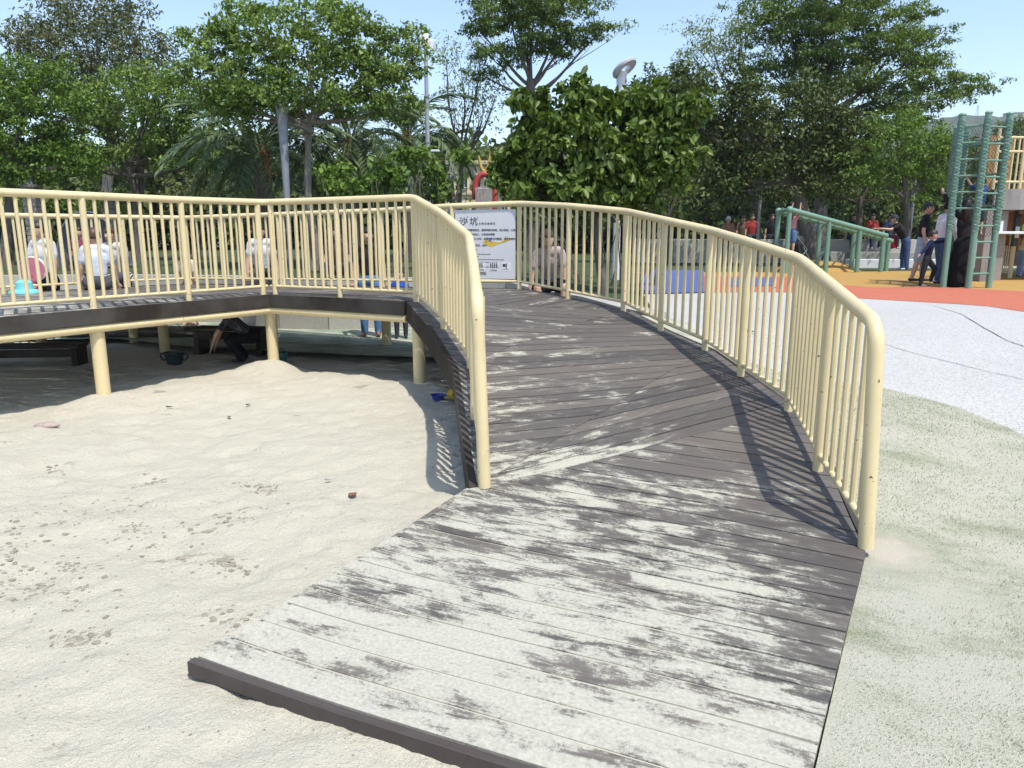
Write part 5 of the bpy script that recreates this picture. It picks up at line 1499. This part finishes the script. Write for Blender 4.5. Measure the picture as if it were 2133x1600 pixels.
sitter('person in navy seated at the right end of the ledge beside the capped person', 1850, 27.3, (.05, .06, .12), (.03, .035, .05), shoe=(.5, .5, .5))
sitter('person in a dark red shirt bent over the stroller', 1655, 27.8, (.40, .03, .035), (.02, .022, .03), torso=(0, .4, 1))
sitter('person in black seated left of the slim pole behind the railing', 1605, 28.2, (.02, .02, .03), (.03, .03, .04), hair='long')
sitter('person in a red shirt seated behind the slope of the right railing', 1564, 28.3, (.36, .05, .05), (.05, .05, .06))
p = ony(1542, 560, 30); person('person with a dark cap and grey trousers standing in the tree shade', (p.x, 30, z4), R(170), 1.7, (.16, .10, .07), (.10, .12, .16), hair='cap', hairm=cloth((.02, .02, .022)), vox=.018)
p = ony(1512, 560, 26); person('person in a white cap behind the sloping right railing', (p.x, 26, z4), R(160), 1.6, (.30, .16, .12), (.05, .05, .07), hair='cap', hairm=cloth((.75, .75, .75)), vox=.018)

# --- left side, behind the boardwalk
def stand(px, py, Y): p = ony(px, py, Y); return (p.x, Y, -.07)
person('person in a white t-shirt and black trousers standing behind the pink disc', stand(112, 690, 11.5), R(165), 1.70, (.60, .60, .62), (.012, .012, .014), shoe=None, look=(.2, 1, -.2), ua=((-.3, .2, -1), (.3, .2, -1)))
p = ony(205, 590, 10.75); person('person in a grey shirt sitting on the boards with their back turned', (p.x, 10.75, .68), R(20), 1.55, (.55, .56, .60), (.08, .08, .09), hairm=HAIRB, torso=(0, .1, 1), th=((-.45, .9, .25), (.45, .9, .25)), sh=((.1, .5, -.8), (-.1, .5, -.8)), seat=True, look=(.1, 1, -.3))
person('person in a white t-shirt and striped trousers leaning forward at the back railing', stand(268, 690, 12.2), R(170), 1.66, (.60, .59, .58), ((.55, .55, .55), 'x'), hairm=HAIRB, torso=(0, .30, 1), look=(0, 1, -.7), shoe=None, ua=((-.35, .4, -.9), (.35, .4, -.9)))
person('child in a pale beige shirt behind the middle of the left railing', stand(402, 690, 12.7), R(160), 1.32, (.62, .54, .42), (.40, .16, .05), child=True, look=(.1, 1, -.4), shoe=None, legs='short')
p = ony(548, 590, 12.75); person('person in a white shirt sitting on the wall by the corner of the left railing', (p.x, 12.75, .73), R(200), 1.62, (.66, .68, .74), (.06, .055, .05), th=SEATED['th'], sh=SEATED['sh'], seat=True, torso=(0, .25, 1), look=(0, 1, -.4), hair='long')
person('person in blue jeans standing before the wall behind the railing', stand(774, 690, 11.42), R(185), 1.62, (.03, .025, .03), (.10, .22, .42), shoe=(.30, .13, .09), hair='long')
person('toddler in a bright blue shirt behind the railing beside the info board', stand(836, 690, 11.2), R(190), 1.02, (.03, .10, .46), (.05, .05, .07), child=True)
p = ony(705, 560, 13.8); person('person in dark clothes sitting on the lawn behind the left railing', (p.x, 13.8, .71), R(185), 1.6, (.10, .06, .06), (.05, .05, .06), torso=(0, .15, 1), th=((-.4, .9, .3), (.4, .9, .3)), sh=((.1, .5, -.8), (-.1, .5, -.8)), seat=True, vox=.016)
p = ony(170, 520, 16.9); person('person sitting in front of the pop-up tent', (p.x, 16.9, tz(p.x, 16.9)), R(190), 1.6, (.22, .05, .09), (.05, .05, .06), th=((-.4, .9, .3), (.4, .9, .3)), sh=((.1, .5, -.8), (-.1, .5, -.8)), seat=True, vox=.016)
p = ony(528, 745, 9.55); person('child in a dark striped shirt crouching in the shade under the boardwalk', (p.x, 9.55, sz(p.x, 9.55)), R(100), 1.25, ((.10, .10, .12), 'x'), (.012, .012, .015), child=True, torso=(0, .9, .75), th=((-.15, .95, -.05), (.15, .95, -.05)), sh=((0, -.55, -.9), (0, -.55, -.9)), ua=((-.15, .7, -.8), (.15, .7, -.8)), fa=((0, .4, -1), (0, .4, -1)), look=(0, 1, -.6))
p = ony(1150, 590, 10.05); person('person in a pink shirt and black shorts sitting right of the info board', (p.x, 10.05, .70), R(175), 1.60, (.40, .31, .31), (.014, .014, .018), hairm=HAIRB, torso=(.1, .55, 1), th=((-.25, 1, .0), (.25, 1, .0)), sh=((0, .1, -1), (0, .1, -1)), seat=True, legs='short', shoe=None, look=(-.2, 1, -.5), hair='long')

# --- bicycle and stroller
def wheel(par, c, r, w=.02, ax='y'):
    t = MB()
    pts = [(c[0] + r * math.cos(a), c[1], c[2] + r * math.sin(a)) for a in np.linspace(0, 2 * math.pi, 25)]
    o = t.tube(pts, w, 6, cap=False).build('wheel', simple('tyre_black', (.02, .02, .022), .7), par)
    hb = MB()
    for k in range(6): a = k * math.pi / 3; hb.tube([c, (c[0] + r * math.cos(a), c[1], c[2] + r * math.sin(a))], .006, 4, cap=False)
    hb.build('spokes', M['grey_metal'], o)
p = onz(1703, 551, z4); T = thing('balance_bike', 'small white bicycle parked before the concrete ledge', 'bicycle', (p.x, p.y, z4), R(15)); wh = simple('bike_white', (.72, .72, .74), .35)
wheel(T, (-.33, 0, .17), .155); wheel(T, (.33, 0, .17), .155)
MB().tube([(-.33, 0, .17), (-.12, 0, .22), (.22, 0, .42), (.33, 0, .17)], .018, 8).build('frame', wh, T); MB().tube([(-.12, 0, .22), (-.18, 0, .46)], .016, 8).build('seat_post', wh, T)
MB().box((-.19, 0, .48), (.20, .10, .04), bev=.015).build('saddle', simple('tyre_black', (.02, .02, .022), .7), T); MB().tube([(.22, 0, .42), (.19, 0, .58)], .014, 8).build('stem', wh, T); MB().tube([(.17, -.20, .60), (.19, 0, .58), (.17, .20, .60)], .012, 8).build('handlebar', simple('tyre_black', (.02, .02, .022), .7), T)
p = onz(1662, 556, z4); T = thing('stroller', 'dark folding stroller beside the white bicycle', 'stroller', (p.x, p.y, z4), R(20)); bk = simple('stroller_black', (.025, .026, .03), .6)
for x, y in ((-.3, -.24), (-.3, .24), (.32, -.22), (.32, .22)): wheel(T, (x, y, .10), .09)
for y in (-.24, .24): MB().tube([(-.3, y, .10), (.1, y, .55), (-.38, y, 1.0)], .014, 6).build('frame', M['grey_metal'], T); MB().tube([(.32, y, .10), (-.05, y, .62)], .014, 6).build('frame', M['grey_metal'], T)
MB().tube([(-.38, -.24, 1.0), (-.40, 0, 1.01), (-.38, .24, 1.0)], .016, 6).build('handle', bk, T)
MB().add([(.22, -.22, .42), (.22, .22, .42), (-.08, .22, .38), (-.08, -.22, .38), (-.25, .22, .82), (-.25, -.22, .82), (.22, -.22, .38), (.22, .22, .38), (-.12, .22, .34), (-.12, -.22, .34), (-.30, .22, .82), (-.30, -.22, .82)], [[0, 1, 2, 3], [3, 2, 4, 5], [9, 8, 7, 6], [11, 10, 8, 9], [0, 6, 7, 1], [5, 4, 10, 11], [0, 3, 9, 6], [3, 5, 11, 9], [1, 7, 8, 2], [2, 8, 10, 4]]).build('seat', bk, T, smooth=False)
MB().lathe([(.25, .70), (.26, .82), (.20, .95), (.05, 1.0)], (-.14, 0, 0), 14).build('hood', bk, T)

# ================================================================== SMALL THINGS ON SAND AND TURF
def scatter_clods():
    cl = [(20, 1160, 26, 30), (90, 1085, 45, 18), (170, 1065, 45, 14), (270, 1045, 45, 16), (310, 985, 22, 12), (280, 1095, 14, 8), (60, 1120, 40, 14), (95, 1190, 55, 20), (75, 1215, 50, 16), (150, 1175, 40, 14), (470, 1170, 22, 10), (480, 1180, 40, 14), (530, 1000, 26, 8), (500, 1070, 40, 16), (420, 1090, 40, 14), (560, 1010, 20, 10), (160, 1340, 40, 14), (180, 1325, 30, 10), (110, 965, 14, 5), (950, 940, 18, 18), (940, 965, 24, 14), (480, 1295, 40, 16), (150, 1240, 60, 26), (380, 1150, 50, 24), (300, 1120, 60, 24), (10, 1240, 40, 40)]
    V = []; F = []
    base = MB().ball((0, 0, 0), 1.0, 6, 4); bv = np.array(base.v); bf = base.f
    def put(px, py, s):
        p = onz(px, py, -.05)
        if p.x > FL[0] - .1 + (p.y - FL[1]) * .5 and p.y > 2.2: return
        z = sz(p.x, p.y); a = random.uniform(0, 6.28); c, s_ = math.cos(a), math.sin(a)
        q = bv * np.array([s * random.uniform(.8, 1.6), s, s * random.uniform(.15, .35)]) * rng.uniform(.75, 1.25, (len(bv), 1))
        q = np.column_stack([q[:, 0] * c - q[:, 1] * s_, q[:, 0] * s_ + q[:, 1] * c, q[:, 2]]) + np.array([p.x, p.y, z + s * .05])
        b = len(V); V.extend(map(tuple, q)); F.extend([[i + b for i in f] for f in bf])
    for cx, cy, sx, sy in cl:
        for k in range(44): put(cx + random.gauss(0, sx), cy + random.gauss(0, sy * .8), random.choice((.003, .003, .004, .005, .006, .008, .011, .015)))
    for k in range(700): put(random.uniform(-50, 950), random.uniform(860, 1600), random.choice((.0018, .002, .0025, .003, .0045)))
    o = MB().add(V, F).build('damp_sand_clods', simple('damp_sand', (.26, .23, .175), .95, .35, 40), smooth=False)
    tag(stuff(o), 'damp dark crumbs and clods scattered over the pale sand', 'sand clods')
scatter_clods()
def dry_leaf(label, px, py, s, col, rz, fn=None):
    p = onz(px, py, -.04); z = (fn or sz)(p.x, p.y) + .004
    v = []; n = 7
    for k in range(n):
        t = k / (n - 1); w = s * .34 * math.sin(math.pi * min(1, t * .95 + .04)) ** .8
        for q in (-1, 0, 1): v.append(((t - .5) * s, q * w, .012 + .20 * s * abs(q) * (1 - t) + .25 * s * (t - .5) ** 2))
    f = [[3 * k + j, 3 * k + j + 1, 3 * k + j + 4, 3 * k + j + 3] for k in range(n - 1) for j in (0, 1)]
    o = MB().add(v, f).build('dry_leaf', simple('dry_leaf_%s' % (col,), col, .7, .25, 40)); o.location = (p.x, p.y, z); o.rotation_euler = (random.uniform(-.2, .2), 0, rz)
    so = o.modifiers.new('t', 'SOLIDIFY'); so.thickness = .0015
    return tag(o, label, 'leaf')
dry_leaf('curled brown dry leaf on the sand left of the ramp foot', 735, 1020, .075, (.20, .09, .05), 2.4)
dry_leaf('pale dry leaf lying on the sand near the ramp edge', 685, 991, .05, (.42, .40, .38), .4)
dry_leaf('small dark leaf on the sand below the boardwalk corner', 516, 823, .06, (.07, .05, .04), 1.2)
dry_leaf('small dark leaf on the sand right of the left pole', 352, 831, .06, (.06, .045, .035), .6)
dry_leaf('dark twig-like leaf on the sand left of the shaded corner', 475, 847, .05, (.08, .055, .04), 2.0)
dry_leaf('green leaf scrap on the sand in front of the ramp board', 815, 1553, .05, (.14, .14, .05), .5)
p = onz(98, 895, -.11)
o = MB().ball((0, 0, 0), (.10, .05, .03), 12, 8).build('flat_stone', simple('stone_pinkish', (.34, .27, .24), .85, .2, 20)); o.location = (p.x, p.y, sz(p.x, p.y) + .01); o.rotation_euler = (0, 0, .3)
tag(o, 'flat pinkish stone half buried at the edge of the shade', 'stone')

# short blades of the sandy turf
def turf_blades():
    n = 150000
    x = rng.uniform(.5, 4.2, n); y = 1.2 + 5.3 * rng.random(n) ** 1.5
    ex = np.where(y < 3.3, .515 + (y - 1.23) * .565 + .015, np.interp(y, [3.3, 3.5, 4.13, 5.12, 5.92, 6.7], [1.74, 1.78, 1.89, 2.06, 1.96, 1.84]))
    vis = (x > ex) & (np.abs(x) / y < .86)
    tx = np.array([p.x for p in tbw]); ty = np.array([p.y for p in tbw]); o_ = np.argsort(tx)
    vis &= y < np.interp(x, tx[o_], ty[o_]) - .03
    dens = .55 + .9 * fbm(x * 1.3, y * 1.3, 3); vis &= rng.random(n) < dens
    vis &= np.hypot(x - 1.80, y - 3.38) > .19 + .06 * fbm(x * 9, y * 9, 2)
    x, y = x[vis], y[vis]; m = len(x); z = terr(x, y)
    a = rng.uniform(0, 6.28, m); h = rng.uniform(.005, .012, m); ln = rng.uniform(.3, 1.3, m) * h
    w = .0010 + .00035 * y
    bx = np.cos(a) * w; by = np.sin(a) * w; dx = -np.sin(a) * ln; dy = np.cos(a) * ln
    V = np.stack([np.column_stack([x - bx, y - by, z - .001]), np.column_stack([x + bx, y + by, z - .001]), np.column_stack([x + dx, y + dy, z + h])], 1).reshape(-1, 3)
    i = np.arange(m) * 3
    t = NT('turf_blade'); g = t.node('ShaderNodeNewGeometry')
    t.color(t.ramp(g.outputs['Random Per Island'], [(0, (.17, .20, .11)), (.5, (.34, .36, .245)), (1, (.50, .495, .39))])).rough(.8)
    o = fast_mesh('turf_blades', V, np.column_stack([i, i + 1, i + 2]), t.m)
    tag(stuff(o), 'short pale green blades of the sandy artificial turf right of the ramp', 'turf')
turf_blades()

# ================================================================== AIR
hz = MB().box((0, 325, 78), (3040, 1290, 160.5)).build('haze', simple('haze_unused', (.8, .8, .8)), smooth=False)
hz.data.materials.clear()
hm = bpy.data.materials.new('haze_air'); hm.use_nodes = True
for n_ in list(hm.node_tree.nodes):
    if n_.type != 'OUTPUT_MATERIAL': hm.node_tree.nodes.remove(n_)
pv = hm.node_tree.nodes.new('ShaderNodeVolumePrincipled')
pv.inputs['Color'].default_value = (.93, .96, 1.0, 1); pv.inputs['Density'].default_value = .00028
hm.node_tree.links.new(pv.outputs[0], hm.node_tree.nodes['Material Output'].inputs['Volume'])
hz.data.materials.append(hm); stuff(hz); tag(hz, 'thin pale haze in the air over the park and hills', 'haze')
